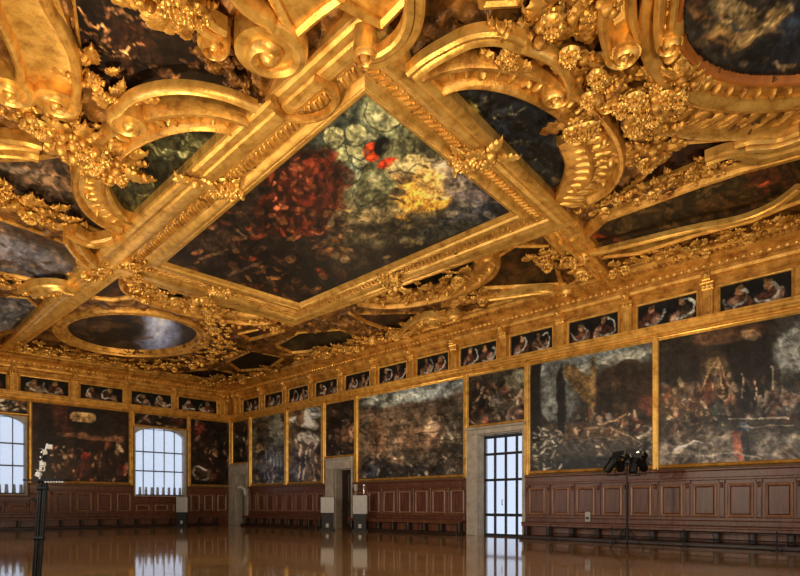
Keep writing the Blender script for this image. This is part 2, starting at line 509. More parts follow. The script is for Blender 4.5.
two_wall([(0,8.00),(.12,8.00),(.12,8.05),(.26,8.08),(.26,8.14),(.33,8.18),(.33,8.27),(.40,8.30),(.40,8.37),(0,8.37)], 'trim_1', GOLD_B)['label'] = 'gilded rail running between wall paintings and frieze portraits'
up = two_wall([(0,9.42),(.09,9.42),(.09,9.52),(.16,9.56),(.16,9.74),(.30,9.80),(.34,9.90),(.34,10.02),(.30,10.06),(.30,10.28),(.46,10.34),(.62,10.42),(.62,10.50),(.74,10.58),(.80,10.66),(.80,10.74),(.9,10.95),(0,10.95)], 'trim_2', GOLD)
up['label'] = 'carved gilded cornice between frieze portraits and ceiling'
# carved courses on the cornice
eg = MB()
for y in np.arange(1.5, YW - .4, .26):
    bump(eg, lambda u, v, h: (XW - .30 - h, u, v), y, 10.17, 0, .105, .085, .07, 0, 6, 2)
for x in np.arange(5.0, XW - .5, .26):
    bump(eg, lambda u, v, h: (u, YW - .30 - h, v), x, 10.17, 0, .105, .085, .07, 0, 6, 2)
struct(eg, 'carved_course', GOLD_B, up, True)
de = MB()
for y in np.arange(1.5, YW - .4, .2):
    de.mbox(lambda u, v, h: (XW - h, u, v), y, y + .1, 10.40, 10.50, .55, .70)
for x in np.arange(5.0, XW - .8, .2):
    de.mbox(lambda u, v, h: (u, YW - h, v), x, x + .1, 10.40, 10.50, .55, .70)
struct(de, 'dentil_moulding', GOLD, up)

# frieze: ground, pilasters with capitals
mb = MB(); mb.mbox(MR, YB, YW, 8.37, 9.42, 0, .05); mb.mbox(MF, XB, XW - .05, 8.37, 9.42, 0, .05)
fr = struct(mb, 'trim_3', GOLD)
fr['label'] = 'gilded frieze ground carrying the row of portraits'
def pilaster(M, u):
    mb = MB(); mb.mbox(M, u - .17, u + .17, 8.37, 9.5, .05, .17, .02)
    mb.mbox(M, u - .11, u + .11, 8.5, 9.25, .17, .195, .015)
    o = struct(mb, 'frieze_pilaster', GOLD_B, fr)
    cp = MB(); cp.mbox(M, u - .20, u + .20, 9.34, 9.42, .05, .22, .02); cp.mbox(M, u - .24, u + .24, 9.55, 9.62, .05, .30, .02)
    for k in range(3): leaf(cp, u - .14 + .14*k, 9.36, PI/2, .26, .15, .1, .17, .8, M, 2)
    cp.mbox(M, u - .15, u + .15, 9.62, 9.98, .1, .42, .03)
    bump(cp, M, u, 9.8, 0, .1, .14, .1, .42)
    struct(cp, 'capital', GOLD_B, o, True)
RB = [(7.8 + 3.0*i, 10.0 + 3.0*i) for i in range(-1, 11)]         # portrait bays, balcony wall
RB[-1] = (37.75, 40.0)
LB = [(FX(a), FX(b)) for a, b in ((178,216),(131,172),(80,122),(20,68))]
LB.append((LB[-1][0] - 3.35, LB[-1][0] - .75))
for a, b in RB: pilaster(MR, b + .40)
for a, b in LB: pilaster(MF, a - .40)
pilaster(MF, LB[0][1] + .42)
pilaster(MR, RB[-1][1] + 1.1)
pilaster(MF, XW - .45)

# ---- panelling below the paintings
def panelling(M, u0, u1, name, top=2.84, parent=None):
    """walnut wainscot with fielded panels from u0 to u1"""
    q = top - 2.84
    mb = MB(); mb.mbox(M, u0, u1, 0, 2.42 + q, 0, .12)
    o = struct(mb, name, WOODR, parent)
    cap = MB()
    cap.mbox(M, u0, u1, 2.40 + q, 2.50 + q, 0, .22, .02); cap.mbox(M, u0, u1, 2.50 + q, 2.74 + q, 0, .14, .01); cap.mbox(M, u0, u1, 2.74 + q, 2.84 + q, 0, .26, .03)
    struct(cap, 'cap_rail', WOODR, o)
    ra = MB(); ra.mbox(M, u0, u1, .93, 1.06, .12, .17, .02); struct(ra, 'lower_rail', WOODR, o)
    n = max(1, round((u1-u0)/1.18)); w = (u1-u0)/n
    for i in range(n):
        a = u0 + i*w
        x0, x1, z0, z1 = a + .22, a + w - .22, 1.12, 2.22 + q
        if x1 - x0 < .2: continue
        pa = MB()        # raised moulding round a bevelled field
        sweep(pa, [(x0,z0),(x1,z0),(x1,z1),(x0,z1)], [(-.05,0),(-.04,.05),(0,.07),(.04,.05),(.05,0)], M, True, h0=.12)
        po = struct(pa, 'panel_moulding', LIGHTWOOD, o)
        fl = MB(); fl.mbox(M, x0 + .05, x1 - .05, z0 + .05, z1 - .05, .12, .15, .03)
        struct(fl, 'panel_field', WOODP, po)
    pl = MB()
    for i in range(n + 1):
        a = min(max(u0 + i*w, u0 + .09), u1 - .09)
        pl.mbox(M, a - .08, a + .08, 1.06, 2.30 + q, .12, .18, .02)
        pl.mbox(M, a - .10, a + .10, 2.28 + q, 2.42 + q, .12, .23, .03)
        bump(pl, M, a, 2.2 + q, 0, .06, .1, .08, .18, 6, 2)
    struct(pl, 'stile', WOODR, o, True)
    return o
S1 = (WY(527.5), WY(469))     # stone surround outer edges
S2 = (WY(355), WY(328))
S3 = (WY(250.5), YW - .05)
panelling(MR, -6.0, S1[0], 'trim_4')['label'] = 'walnut wall panelling nearest the viewer, right of the balcony door'
panelling(MR, S1[1], S2[0], 'trim_5')['label'] = 'walnut wall panelling between dark doorway and balcony door'
panelling(MR, S2[1], S3[0], 'trim_6')['label'] = 'walnut wall panelling between corner doorway and dark doorway'
pf_ = panelling(MF, W1[1] + .1, W2[0] - .1, 'trim_7'); pf_['label'] = 'walnut wall panelling along the end wall'
for a_, b_, t_ in ((1.0, W1[0] - .1, 2.84), (W1[0] - .1, W1[1] + .1, 2.10), (W2[0] - .1, W2[1] + .1, 2.10), (W2[1] + .1, XW - .3, 2.84)): panelling(MF, a_, b_, 'panelling', t_, pf_)

# ---- benches along the walls
def bench(M, u0, u1, label):
    mid = M((u0+u1)/2, 0, .45)
    t = thing('wall_bench', mid, label, 'bench', 'walnut benches along the walls')
    mb = MB(); mb.mbox(M, u0, u1, .66, .74, .19, .70, .02); mb.mbox(M, u0, u1, .56, .66, .60, .66, .01)
    mb.build('seat', WOODR, t, False)
    b = MB(); b.mbox(M, u0, u1, .74, .93, .19, .25, .02); b.build('back_board', WOODP, t, False)
    n = max(2, round((u1-u0)/1.18)); w = (u1-u0-.3)/n
    for i in range(n + 1):
        a = u0 + .15 + i*w
        l = MB(); l.mbox(M, a - .09, a + .09, .16, .66, .25, .59, .03); l.build('support', WOODD, t, False)
    r = MB(); r.mbox(M, u0, u1, .16, .60, .19, .25, .01); r.build('kick_board', WOODR, t, False)
    p = MB(); p.mbox(M, u0, u1, 0, .16, .19, .86, .03); p.build('footboard', WOODD, t, False)
bench(MR, 1.2, S1[0] - .1, 'long walnut bench below the two large pictures right of the balcony door')
bench(MR, S1[1] + .1, S2[0] - .1, 'walnut wall bench between the dark doorway and the balcony door')
bench(MR, S2[1] + .1, S3[0] - .1, 'walnut wall bench between the corner doorway and the dark doorway')
bench(MF, 2.0, XW - 1.4, 'long dark bench along the end wall below the two bright windows')

# ---- door and window furniture
def surround(M, s0, s1, o0, o1, top, otop, parent):
    mb = MB()
    mb.mbox(M, s0, o0, 0, otop, -.02, .24, .03); mb.mbox(M, o1, s1, 0, otop, -.02, .24, .03)
    mb.build('jamb', STONE, parent, False)
    l = MB(); l.mbox(M, s0, s1, otop, top - .12, -.02, .24, .03); l.mbox(M, s0 - .05, s1 + .05, top - .12, top, -.02, .34, .04)
    l.build('lintel', STONE, parent, False)
    rv = MB()   # stone reveal inside the wall
    rv.mbox(M, o0, o0 + .04, 0, otop, -.6, 0); rv.mbox(M, o1 - .04, o1, 0, otop, -.6, 0); rv.mbox(M, o0, o1, otop - .04, otop, -.6, 0)
    rv.build('reveal', STONE, parent, False)

d1 = tag(empty('door_1', MR((D1[0]+D1[1])/2, 0, 0)), 'tall glazed balcony door with dark bars in a grey stone surround', None, None, 'structure')
surround(MR, S1[0], S1[1], D1[0], D1[1], 5.3, 4.95, d1)
fr1 = MB()
y0, y1 = D1[0] + .04, D1[1] - .04
for z, t in ((.05,.06),(1.02,.07),(2.72,.06),(3.98,.06),(4.82,.07)): fr1.mbox(MR, y0, y1, z - t, z + t, -.42, -.34)
n = 4
for i in range(n + 1):
    y = y0 + (y1-y0)*i/n; fr1.mbox(MR, max(y0, y-.045), min(y1, y+.045), 0, 4.9, -.43, -.33)
fr1.build('glazing_bar', IRON, d1, False)
pn = MB(); pn.mbox(MR, y0, y1, .05, 4.85, -.39, -.38); pn.build('pane', GLASS, d1, False)
hd = MB(); hd.path_tube([MR((y0+y1)/2 + .15, 1.5, -.33), MR((y0+y1)/2 + .15, 1.5, -.27), MR((y0+y1)/2 + .15, 1.75, -.27), MR((y0+y1)/2 + .15, 1.75, -.33)], .02)
hd.build('door_handle', IRON, d1)

def dark_door(name, D, S, top, label):
    d = tag(empty(name, MR((D[0]+D[1])/2, 0, 0)), label, None, None, 'structure')
    surround(MR, S[0], S[1], D[0], D[1], top, D[3], d)
    mb = MB(); mb.mbox(MR, D[0], D[1], 0, D[3], -.58, -.50)
    w = (D[1]-D[0])/2
    for i in range(2):
        for z0, z1 in ((.25,1.5),(1.7,D[3]-.3)):
            mb.mbox(MR, D[0] + i*w + .12, D[0] + (i+1)*w - .1, z0, z1, -.50, -.46, .03)
    mb.build('door_leaf', WOODD, d, False)
    k = MB(); k.ball(MR((D[0]+D[1])/2 + .1, 1.3, -.46), .05); k.build('door_knob', IRON, d)
    return d
d2 = dark_door('door_2', D2, S2, 4.42, 'dark doorway in a pale stone surround left of the large siege picture')
d3 = dark_door('door_3', D3, S3, 4.6, 'narrow doorway in pale stone tight in the far corner')

def window(name, W, label, MF=MF):
    w = tag(empty(name, MF((W[0]+W[1])/2, W[2], 0)), label, None, None, 'structure')
    cxw = (W[0]+W[1])/2; hw = (W[1]-W[0])/2; spring = W[3] - hw*.4
    # arched stone head filling the corners of the opening
    mb = MB(); n = 20
    for side in (-1, 1):
        arc = [(cxw + side*hw*math.cos(PI/2*i/n), spring + (W[3]-spring)*math.sin(PI/2*i/n)) for i in range(n+1)]
        for h in (-.55, -.02):
            pts = [MF(x, z, h) for x, z in arc] + [MF(cxw + side*hw, W[3], h)]
            mb.poly(pts)
        mb.grid([[MF(x, z, -.55), MF(x, z, -.02)] for x, z in arc])
    mb.build('arched_head', STONE, w, False)
    fm = MB()
    fm.mbox(MF, W[0], W[0] + .09, W[2], W[3], -.5, .06); fm.mbox(MF, W[1] - .09, W[1], W[2], W[3], -.5, .06); fm.mbox(MF, W[0], W[1], W[2] - .1, W[2] + .02, -.5, .14, .02)
    fm.build('window_frame', STONE, w, False)
    br = MB()
    for i in range(1, 5):
        x = W[0] + (W[1]-W[0])*i/5; br.mbox(MF, x - .028, x + .028, W[2], W[3], -.34, -.28)
    for z in (W[2] + .05, W[2] + 1.75, W[2] + 3.1): br.mbox(MF, W[0], W[1], z - .045, z + .045, -.35, -.27)
    br.build('glazing_bar', IRON, w, False)
    gp = MB(); gp.mbox(MF, W[0], W[1], W[2], W[3], -.37, -.36); gp.build('pane', GLASS, w, False)
    rw = MB()
    for i in range(9):       # low balustrade seen through the foot of the window
        x = W[0] + (W[1]-W[0])*(i+.5)/9
        rw.tube(MF(x, W[2] - .1, -.55), MF(x, W[2] + .62, -.55), .12, .09, 8)
    rw.build('balustrade', STONE, w)
    return w
window('window_1', W1, 'bright curtained window cut by the left edge of the view')
window('window_2', W2, 'bright arched window with dark bars behind gauze, end wall')

for k_, W_ in enumerate(WL): window(f'window_{3 + k_}', W_, f'arched window of the long wall behind the viewer, opening {k_ + 1}', ML)
for k_, W_ in enumerate(WK): window(f'window_{6 + k_}', W_, f'arched window of the end wall behind the viewer, opening {k_ + 1}', MK)

def curtain(W, side, label):
    t = thing('gauze_curtain', MF((W[0]+W[1])/2, W[2], .1), label, 'curtain')
    mb = MB(); n = 90; rows = []
    u0, u1 = W[0] + .1, W[1] - .1
    for k in range(5):
        z = W[2] + .12 + (W[3] - .25 - W[2])*k/4; row = []
        for i in range(n):
            u = u0 + (u1-u0)*i/(n-1)
            row.append(MF(u, z, -.13 + .035*math.sin(i*.66) + .02*math.sin(i*.31 + k*.4)))
        rows.append(row)
    mb.grid(rows); mb.build('gauze', GAUZE, t)
    rd = MB(); rd.tube(MF(u0 - .02, W[3] - .12, -.13), MF(u1 + .02, W[3] - .12, -.13), .02); rd.build('curtain_rod', IRON, t)
curtain(W1, 1, 'white gauze curtain in the window at the left edge')
curtain(W2, 1, 'white gauze curtain in the arched window near the corner')

# ---- frieze portraits
def ribbon(cx, cy, r, a0, a1, n=9, sy=1.0):
    return [(cx + r*math.cos(math.radians(a0 + (a1-a0)*i/(n-1))), cy + sy*r*math.sin(math.radians(a0 + (a1-a0)*i/(n-1)))) for i in range(n)]
def portrait(M, u0, u1, v0, v1, seed, label):
    t = thing('frieze_portrait', M((u0+u1)/2, v0, .06), label, 'painting', 'portraits in the frieze')
    rn = random.Random(seed); w, h = u1-u0, v1-v0
    flip = -1 if M is MR else 1
    blobs, st = [], []
    for k in (0, 1):
        cx = u0 + w*(.27 + .46*k) + rn.uniform(-.08, .08); cy = v0 + h*.42
        red = rn.choice([(104,60,38),(84,46,32),(120,84,56),(80,60,40),(66,44,34)])
        blobs += [(cx, cy - .28*h, w*.2, h*.42, rn.uniform(-20,20), red, .35, .95), (cx + .1*w*rn.choice((-1,1)), cy - .3*h, w*.07, h*.36, 20, (180,140,118), .4, .8),
                  (cx, cy + .22*h, w*.055, h*.13, 0, (168,118,80), .4, .95), (cx, cy + .38*h, w*.06, h*.07, 0, (150,108,50), .4, .8)]
        s = rn.choice((-1, 1)); a = rn.uniform(150, 230)
        rb = ribbon(cx + s*w*.05, cy + .02*h, w*rn.uniform(.15,.2), 90*s + 40, 90*s + 40 + s*a, sy=h/w*2.0)
        st += [(rb, .05, (158,166,160), .9), ([(x + .03, y - .03) for x, y in rb[2:6]], .02, (205,206,196), .8)]
    pf = lambda x, y, z, u, v: paint(u, v, (20,18,19), blobs, st, (), seed, .03, 2.2, .6, .85, .8)
    canvas('canvas', M, u0, u1, v0, v1, .045 if u0 > 16 or M is MF else .028, .03, .075, pf, CANV, t)
    f = MB(); path = [(u0,v0),(u1,v0),(u1,v1),(u0,v1)]
    sweep(f, path, [(-.07,0),(-.07,.07),(-.04,.10),(.0,.08),(.02,.02),(.02,0)], M, True, h0=.05)
    f.build('frame', GOLD_B, t, False)
ordn = ['first','second','third','fourth','fifth','sixth','seventh','eighth','ninth','tenth','eleventh','twelfth']
nr = len(RB)
for i, (a, b) in enumerate(RB):
    k = nr - 1 - i
    portrait(MR, a, b, 8.45, 9.36, 20 + i, f'paired frieze portrait, {ordn[k]} from the far corner along the balcony wall')
for i, (a, b) in enumerate(LB):
    portrait(MF, a, b, 8.45, 9.36, 60 + i, f'paired frieze portrait, {ordn[i]} from the corner along the end wall')
t = thing('frieze_plaque', MF(FX(226), 8.45, .06), 'small plain black frieze plaque beside the far corner', 'plaque')
c = MB(); c.mbox(MF, FX(223.5), FX(229.0), 8.45, 9.36, .05, .07); c.build('board', WOODD, t, False)
f = MB(); sweep(f, [(FX(223.5),8.45),(FX(229),8.45),(FX(229),9.36),(FX(223.5),9.36)], [(-.05,0),(-.05,.06),(0,.08),(.02,.02),(.02,0)], MF, True, h0=.05); f.build('frame', GOLD_B, t, False)
# ================================================================== wall pictures
def wall_picture(M, px0, px1, v0, v1, label, spec, step=(.08,.05), gain=1.0, name='wall_painting', clip=None):
    f = WY if M is MR else FX
    a, b = sorted((f(px0), f(px1))) if clip is None else clip
    t = thing(name, M((a+b)/2, v0, .08), label, 'painting', 'history pictures on the walls')
    def pf(x, y, z, u, v):
        qx, qy = image_px(x, y, z)  # picture colours are laid out in camera image pixels
        return paint(qx, qy, gain=gain*.86, sat=.8, con=1.3, **spec)
    canvas('canvas', M, a, b, v0, v1, step[0], step[1], .09, pf, CANV_W, t)
    fr = MB(); sweep(fr, [(a,v0),(b,v0),(b,v1),(a,v1)], [(-.13,0),(-.13,.11),(-.09,.17),(-.05,.14),(-.02,.15),(.02,.10),(.03,.02),(.03,0)], M, True, h0=.02)
    fr.build('frame', GOLD_B, t, False)
    return t
ZT = 7.86; ZB = 3.02
earth = [(58,44,32),(84,62,42),(34,28,24),(110,86,62),(70,50,36)]
figs = [(150,120,90),(110,70,50),(60,46,40),(170,150,125),(90,80,80),(120,56,36)]
pale = [(185,170,140),(160,150,130),(140,120,95)]

# R8: ceremony on the quay
R8 = dict(base=(62,56,50), seed=8, unit=1.2, warp=1.5, grain=.36, blobs=[
    (690,370,60,50,0,(52,44,36),.6,1),(745,360,30,60,0,(40,36,34),.5,1),(800,372,30,52,0,(105,112,112),.35,1),(800,350,26,22,0,(128,134,132),.5,1),(800,385,30,14,0,(66,70,62),.5,.9),
    (716,375,16,26,0,(70,56,36),.3,.9),(717,366,11,9,0,(120,96,60),.3,.9),(730,335,40,8,-12,(96,62,34),.4,.9),(750,336,10,5,0,(170,130,84),.4,.7),
    (680,400,30,18,0,(88,66,42),.5,.9),(715,392,26,13,8,(84,50,30),.5,.9),(735,450,95,24,-3,(122,112,100),.5,.9),(690,460,36,16,0,(134,126,112),.5,.9),(770,420,45,18,-6,(66,62,58),.5,.85),(780,450,40,20,0,(112,106,100),.5,.9),
    (720,412,9,12,0,(60,70,66),.3,1),(790,400,14,7,0,(150,128,110),.4,.8),(772,380,8,22,0,(50,44,42),.4,.9),
    (738,448,5,15,-14,(190,104,76),.18,1),(743,429,6,7,0,(84,100,124),.18,1),(746,446,4,18,-6,(56,60,70),.2,1),(737,434,6,3,0,(176,96,70),.2,.9)],
    strokes=[([(742,350),(742,392)],7,(34,30,27),.8),([(765,352),(765,402)],7,(40,37,35),.85),([(690,352),(690,372)],9,(44,34,26),.7),([(672,355),(672,380)],6,(36,30,25),.7),([(716,366),(716,384)],5,(112,92,60),.6),([(700,392),(708,372),(718,358),(726,380),(730,396)],1.0,(170,128,80),.8),([(712,390),(718,362),(723,392)],.8,(190,150,100),.7),([(755,380),(755,398)],.7,(190,170,140),.8),([(742,372),(742,396)],.7,(180,160,130),.7),([(772,365),(772,390)],.8,(190,178,150),.7),
        ([(730,421),(790,416)],.9,(190,176,150),.8),([(738,428),(796,424)],.7,(170,156,130),.7),([(697,455),(735,452),(760,458)],.8,(180,170,150),.7),([(697,462),(760,464)],.7,(190,182,160),.6),([(700,450),(700,466)],.7,(170,160,140),.7),([(675,450),(695,440),(703,441)],1.2,(200,196,184),.8)],
    dabs=[(60,660,700,380,440,figs,1.2,3.5,2.5,60,120,.6),(70,700,770,375,420,figs,1,3,3,60,120,.6),(50,770,805,380,420,figs,1,3,2.5,50,130,.6),(110,660,800,425,470,pale+earth,.8,3.2,3.5,-40,40,.45),(60,660,735,395,450,[(190,165,125),(120,90,60)],.6,1.4,3,-60,60,.5)])
wall_picture(MR, 659, 830, ZB, ZT, 'largest wall painting at right, crowded quay with a figure in red', R8, (.045,.03), 1.15, clip=(3.0, WY(659.5)))
# R7: square with columns
R7 = dict(base=(52,46,40), seed=7, unit=1.2, warp=1.5, grain=.36, blobs=[
    (590,362,70,16,-11,(96,108,112),.5,1),(560,392,18,34,0,(84,92,92),.5,.9),(615,360,40,6,-14,(150,152,142),.5,.7),(628,392,34,30,-6,(66,48,28),.25,1),(640,400,26,26,0,(60,42,28),.4,.9),(582,385,10,26,-40,(112,84,38),.4,.9),(592,395,3,40,0,(110,86,44),.3,.9),
    (535,390,5,60,0,(34,34,34),.3,1),(561,400,4,34,0,(36,34,34),.3,1),(550,408,9,12,0,(104,116,116),.4,.8),(620,402,22,14,0,(44,38,30),.4,.9),(645,400,12,16,-8,(96,46,30),.4,.95),(590,432,50,9,4,(96,76,54),.4,.95),(625,410,4,9,0,(150,124,80),.3,.9),
    (590,450,70,12,3,(80,74,68),.5,.9),(545,450,18,22,0,(70,70,66),.5,.9),(640,445,20,20,0,(70,64,58),.5,.9),(600,466,60,8,0,(48,50,56),.5,.9)],
    strokes=[([(630,375),(630,415)],14,(54,40,26),.85),([(648,370),(648,400)],7,(62,44,28),.8),([(604,372),(604,412)],7,(48,38,28),.6),([(592,368),(592,416)],2.2,(120,94,48),.8),([(561,386),(561,432)],3.2,(30,29,29),.95),([(536,372),(536,440)],4,(32,31,31),.9),([(550,400),(550,418)],3.5,(108,118,118),.6),([(637,380),(652,377)],3,(70,40,26),.5),([(643,402),(653,400)],6,(104,50,32),.8),([(575,430),(610,428),(640,440)],.8,(150,122,90),.7),([(570,440),(600,438),(630,444)],.7,(130,106,80),.6),([(600,425),(625,414)],1.0,(170,130,88),.7),([(640,436),(652,428)],.8,(200,190,170),.6)],
    dabs=[(80,575,640,412,434,figs,.8,2.6,3,60,120,.7),(70,533,560,428,470,pale+[(210,206,190)],.6,1.5,3.5,-70,70,.6),(60,640,656,425,470,pale,.6,1.5,3.5,-70,70,.55),(60,560,640,440,470,earth+pale,.7,1.8,3,-20,20,.5)])
wall_picture(MR, 531, 655.5, ZB, ZT, 'large wall painting of a square with columns, directly right of the balcony door', R7, (.05,.03), 1.15)
# R6 over the balcony door
R6 = dict(base=(62,56,44), seed=6, unit=1.3, warp=3, grain=.6, blobs=[(520,385,20,14,-12,(112,116,98),.5,.9),(497,395,30,18,0,(78,72,56),.5,.9),(478,405,11,28,0,(34,26,22),.5,.95),(520,420,8,6,-30,(166,112,84),.4,.9),(500,418,26,8,0,(80,60,44),.5,.8)],
    dabs=[(80,470,526,385,426,figs,.8,2.8,3,40,140,.65)])
wall_picture(MR, 469.5, 527, 5.42, ZT, 'small wall painting of dark figures right above the glazed balcony door', R6, (.06,.03), 1.15)
# R5: storming of a city wall
R5 = dict(base=(84,68,54), seed=5, unit=1.2, warp=1.5, grain=.45, blobs=[(412,392,64,11,-9,(112,124,128),.45,1),(385,398,30,6,-8,(130,136,132),.5,.8),(420,384,50,6,-10,(86,98,106),.5,.9),(410,435,50,26,-4,(100,80,62),.6,.9),(420,438,22,14,0,(120,88,64),.6,.9),(432,428,9,8,0,(166,136,104),.5,.8),(378,440,10,22,0,(104,72,48),.4,.8),(455,430,10,34,0,(80,72,60),.5,.8),(410,472,56,9,0,(66,62,58),.5,.9),(372,470,10,10,0,(58,66,84),.5,.8)],
    strokes=[([(360,414+i*8),(466,402+i*9)],.5,(60,46,38),.55) for i in range(8)] + [([(365+i*11,412),(365+i*11,478)],.4,(58,44,36),.4) for i in range(10)],
    dabs=[(130,362,465,455,480,pale+earth,.6,1.6,2.5,30,150,.55),(70,440,465,415,470,pale+earth,.6,1.6,3,40,140,.5)])
wall_picture(MR, 359.5, 466.5, ZB, ZT, 'large wall painting of a besieged city wall under blue sky, left of balcony door', R5, (.07,.035), 1.1)
R4 = dict(base=(46,36,30), seed=4, unit=1.2, warp=3, grain=.6, blobs=[(335,440,9,24,0,(36,28,24),.5,.9),(346,434,8,14,0,(92,66,44),.5,.8),(353,428,3,8,0,(150,104,76),.4,.8)], dabs=[(50,327,357,408,458,figs,.7,2.0,3,50,130,.45)])
wall_picture(MR, 327, 357, 4.55, ZT, 'dark narrow wall painting hung over the dark doorway', R4, (.08,.04), 1.1)
R3 = dict(base=(92,72,50), seed=3, unit=1.1, warp=2, grain=.5, blobs=[(312,412,12,10,10,(150,160,162),.3,1),(305,424,15,5,12,(196,196,186),.35,1),(308,437,10,6,0,(168,164,154),.4,.9),(300,412,4,16,0,(112,80,48),.4,.9),(300,470,12,12,0,(78,84,100),.5,.9),(312,466,8,16,0,(118,92,70),.5,.9)],
    strokes=[([(306,450),(302,480)],.9,(206,190,160),.8),([(309,450),(314,481)],.9,(200,180,150),.8),([(299,445),(298,478)],.8,(190,176,160),.7)], dabs=[(60,290,323,440,482,figs+[(150,150,160)],.6,1.8,4,70,110,.6)])
wall_picture(MR, 289.5, 323, ZB, ZT, 'upright wall painting with white sails and pikes, left of the dark doorway', R3, (.09,.04), 1.1)
R2 = dict(base=(98,98,84), seed=2, unit=1.1, warp=2, grain=.5, blobs=[(270,430,15,24,0,(108,108,92),.5,.9),(262,440,8,24,0,(76,60,42),.5,.9),(270,470,15,14,0,(70,78,96),.5,.95),(258,450,4,5,0,(190,150,90),.4,.9)],
    strokes=[([(264+i*4,448),(264+i*4,482)],.6,(130,138,152),.7) for i in range(5)], dabs=[(60,254,286,450,482,figs+[(120,130,150)],.6,1.7,4,75,105,.6)])
wall_picture(MR, 253, 286.5, ZB, ZT, 'upright wall painting with grey sky and pikes beside the corner doorway', R2, (.09,.04), 1.1)
R1 = dict(base=(56,50,42), seed=12, unit=1.1, warp=3, grain=.6, blobs=[(241,440,8,20,0,(40,34,30),.5,.9)], dabs=[(40,232,250,420,462,figs,.6,1.6,3,40,140,.5)])
wall_picture(MR, 234, 250, 4.72, ZT, 'narrow dark wall painting above the corner doorway', R1, (.09,.05), 1.1)
# end wall
L2 = dict(base=(56,32,22), seed=22, unit=1.1, warp=2, grain=.45, strokes=[([(75,416.5),(91,418)],4.6,(196,150,84),1),([(62,404),(62,428)],5,(92,40,24),.8),([(44,412),(44,450)],4,(40,24,18),.9),([(58,434),(122,441)],2.2,(120,78,46),.8)], blobs=[(60,410,14,18,0,(92,44,26),.4,.9),(85,415,22,14,0,(30,26,26),.4,.9),(95,436,32,3.2,6,(128,82,48),.4,.9),(45,440,9,34,0,(44,26,20),.4,.9),(105,428,20,9,0,(44,34,32),.4,.8),(84,462,5,9,0,(196,36,24),.35,1),(66,458,4,6,0,(190,160,110),.4,.9),(90,470,36,10,0,(66,38,24),.5,.8)],
    dabs=[(90,50,126,446,480,[(170,120,70),(90,50,30),(40,26,22),(150,90,50),(120,34,22),(190,160,120)],.6,2.1,3.5,70,110,.7)])
wall_picture(MF, 31.5, 128.5, ZB, ZT, 'large dark end wall painting of an assembly hall between the two windows', L2, (.08,.045), 1.2)
L4 = dict(base=(48,30,22), seed=24, unit=1.1, warp=2.5, grain=.6, blobs=[(198,428,6,8,0,(104,30,22),.5,.9),(200,474,11,7,0,(92,74,58),.4,.7),(218,440,9,30,0,(34,24,20),.5,.9)],
    strokes=[(ribbon(200,474,6,20,300),.9,(190,176,150),.8)], dabs=[(70,190,229,420,482,[(130,50,30),(90,60,40),(160,120,80),(40,28,24)],.6,2.0,3,60,120,.55)])
wall_picture(MF, 190, 229.5, ZB, ZT, 'dark reddish end wall painting between the arched window and the corner', L4, (.08,.045), 1.2)
L3 = dict(base=(44,32,26), seed=23, unit=1.1, warp=2.5, grain=.6, blobs=[(176,420,8,8,0,(84,34,24),.5,.9)], dabs=[(50,135,186,410,428,[(150,120,90),(90,60,40),(40,30,28),(190,170,140)],.6,1.9,3,-30,30,.6)])
wall_picture(MF, 133.5, 186.5, 7.05, ZT, 'low wide painting above the arched window near the corner', L3, (.08,.045), 1.2)
L1 = dict(base=(44,32,26), seed=21, unit=1.1, warp=2.5, grain=.6, blobs=[(22,400,7,7,0,(104,58,32),.5,.9)], dabs=[(50,0,28,396,411,[(160,140,110),(90,60,40),(40,30,28),(200,190,170)],.6,1.8,3,-30,30,.6)])
wall_picture(MF, 0, 27, 7.05, ZT, 'low wide painting above the window at the left edge', L1, (.08,.045), 1.2, clip=(W1[0], W1[1]))

# gilded uprights between the pictures
up0 = tag(empty('trim_8', MR(WY(528.6), 2.84, .1)), 'slim gilded uprights dividing the wall paintings', None, None, 'structure')
for M, f, w, pxs in ((MR, WY, .12, (657.3, 528.6, 467.6)), (MR, WY, .16, (358.3, 325, 288, 251.5)), (MF, FX, .09, (29.3, 131, 188.2))):
    for px in pxs:
        mb = MB(); mb.mbox(M, f(px) - w, f(px) + w, 2.84, 8.0, 0, .24, .04); mb.build('upright', GOLD_B, up0, False)
mb = MB(); mb.mbox(MF, XW - .22, XW, 2.84, 8.0, 0, .24, .04); mb.build('upright', GOLD_B, up0, False)
# ================================================================== the ceiling
XM, YM = 12.75, 16.65                  # centre of the great middle field
IN = [(8.85,9.95),(15.75,10.75),(16.0,22.5),(9.65,22.3)]        # inner corners of its frame: near-left, near-right, far-right, far-left
OUT = [(7.26,8.25),(17.65,9.55),(17.5,25.2),(7.5,24.5)]         # outer corners
pxpoly = lambda pts, z=ZC - .1: [P(a, b, z) for a, b in pts]

# canvases other than the regular ones: outline traced in image pixels, projected onto the ceiling level
SIDE = {}
def half_ellipse(c, ax, ay, a0, a1, n=40):
    return [(c[0] + ax*math.cos(math.radians(a0 + (a1-a0)*i/n)), c[1] + ay*math.sin(math.radians(a0 + (a1-a0)*i/n))) for i in range(n+1)]
def ellipse(c, ax, ay, n=72): return half_ellipse(c, ax, ay, 0, 360, n)[:-1]

CANVASES = []      # every canvas outline, kept clear of the carved ground
def register(p): CANVASES.append(p); return p

rect = register(IN)
OV_F = register(ellipse((XM - .1, 33.2), 3.05, 4.15)); OV_N = register(ellipse((XM, .2), 3.3, 4.15))
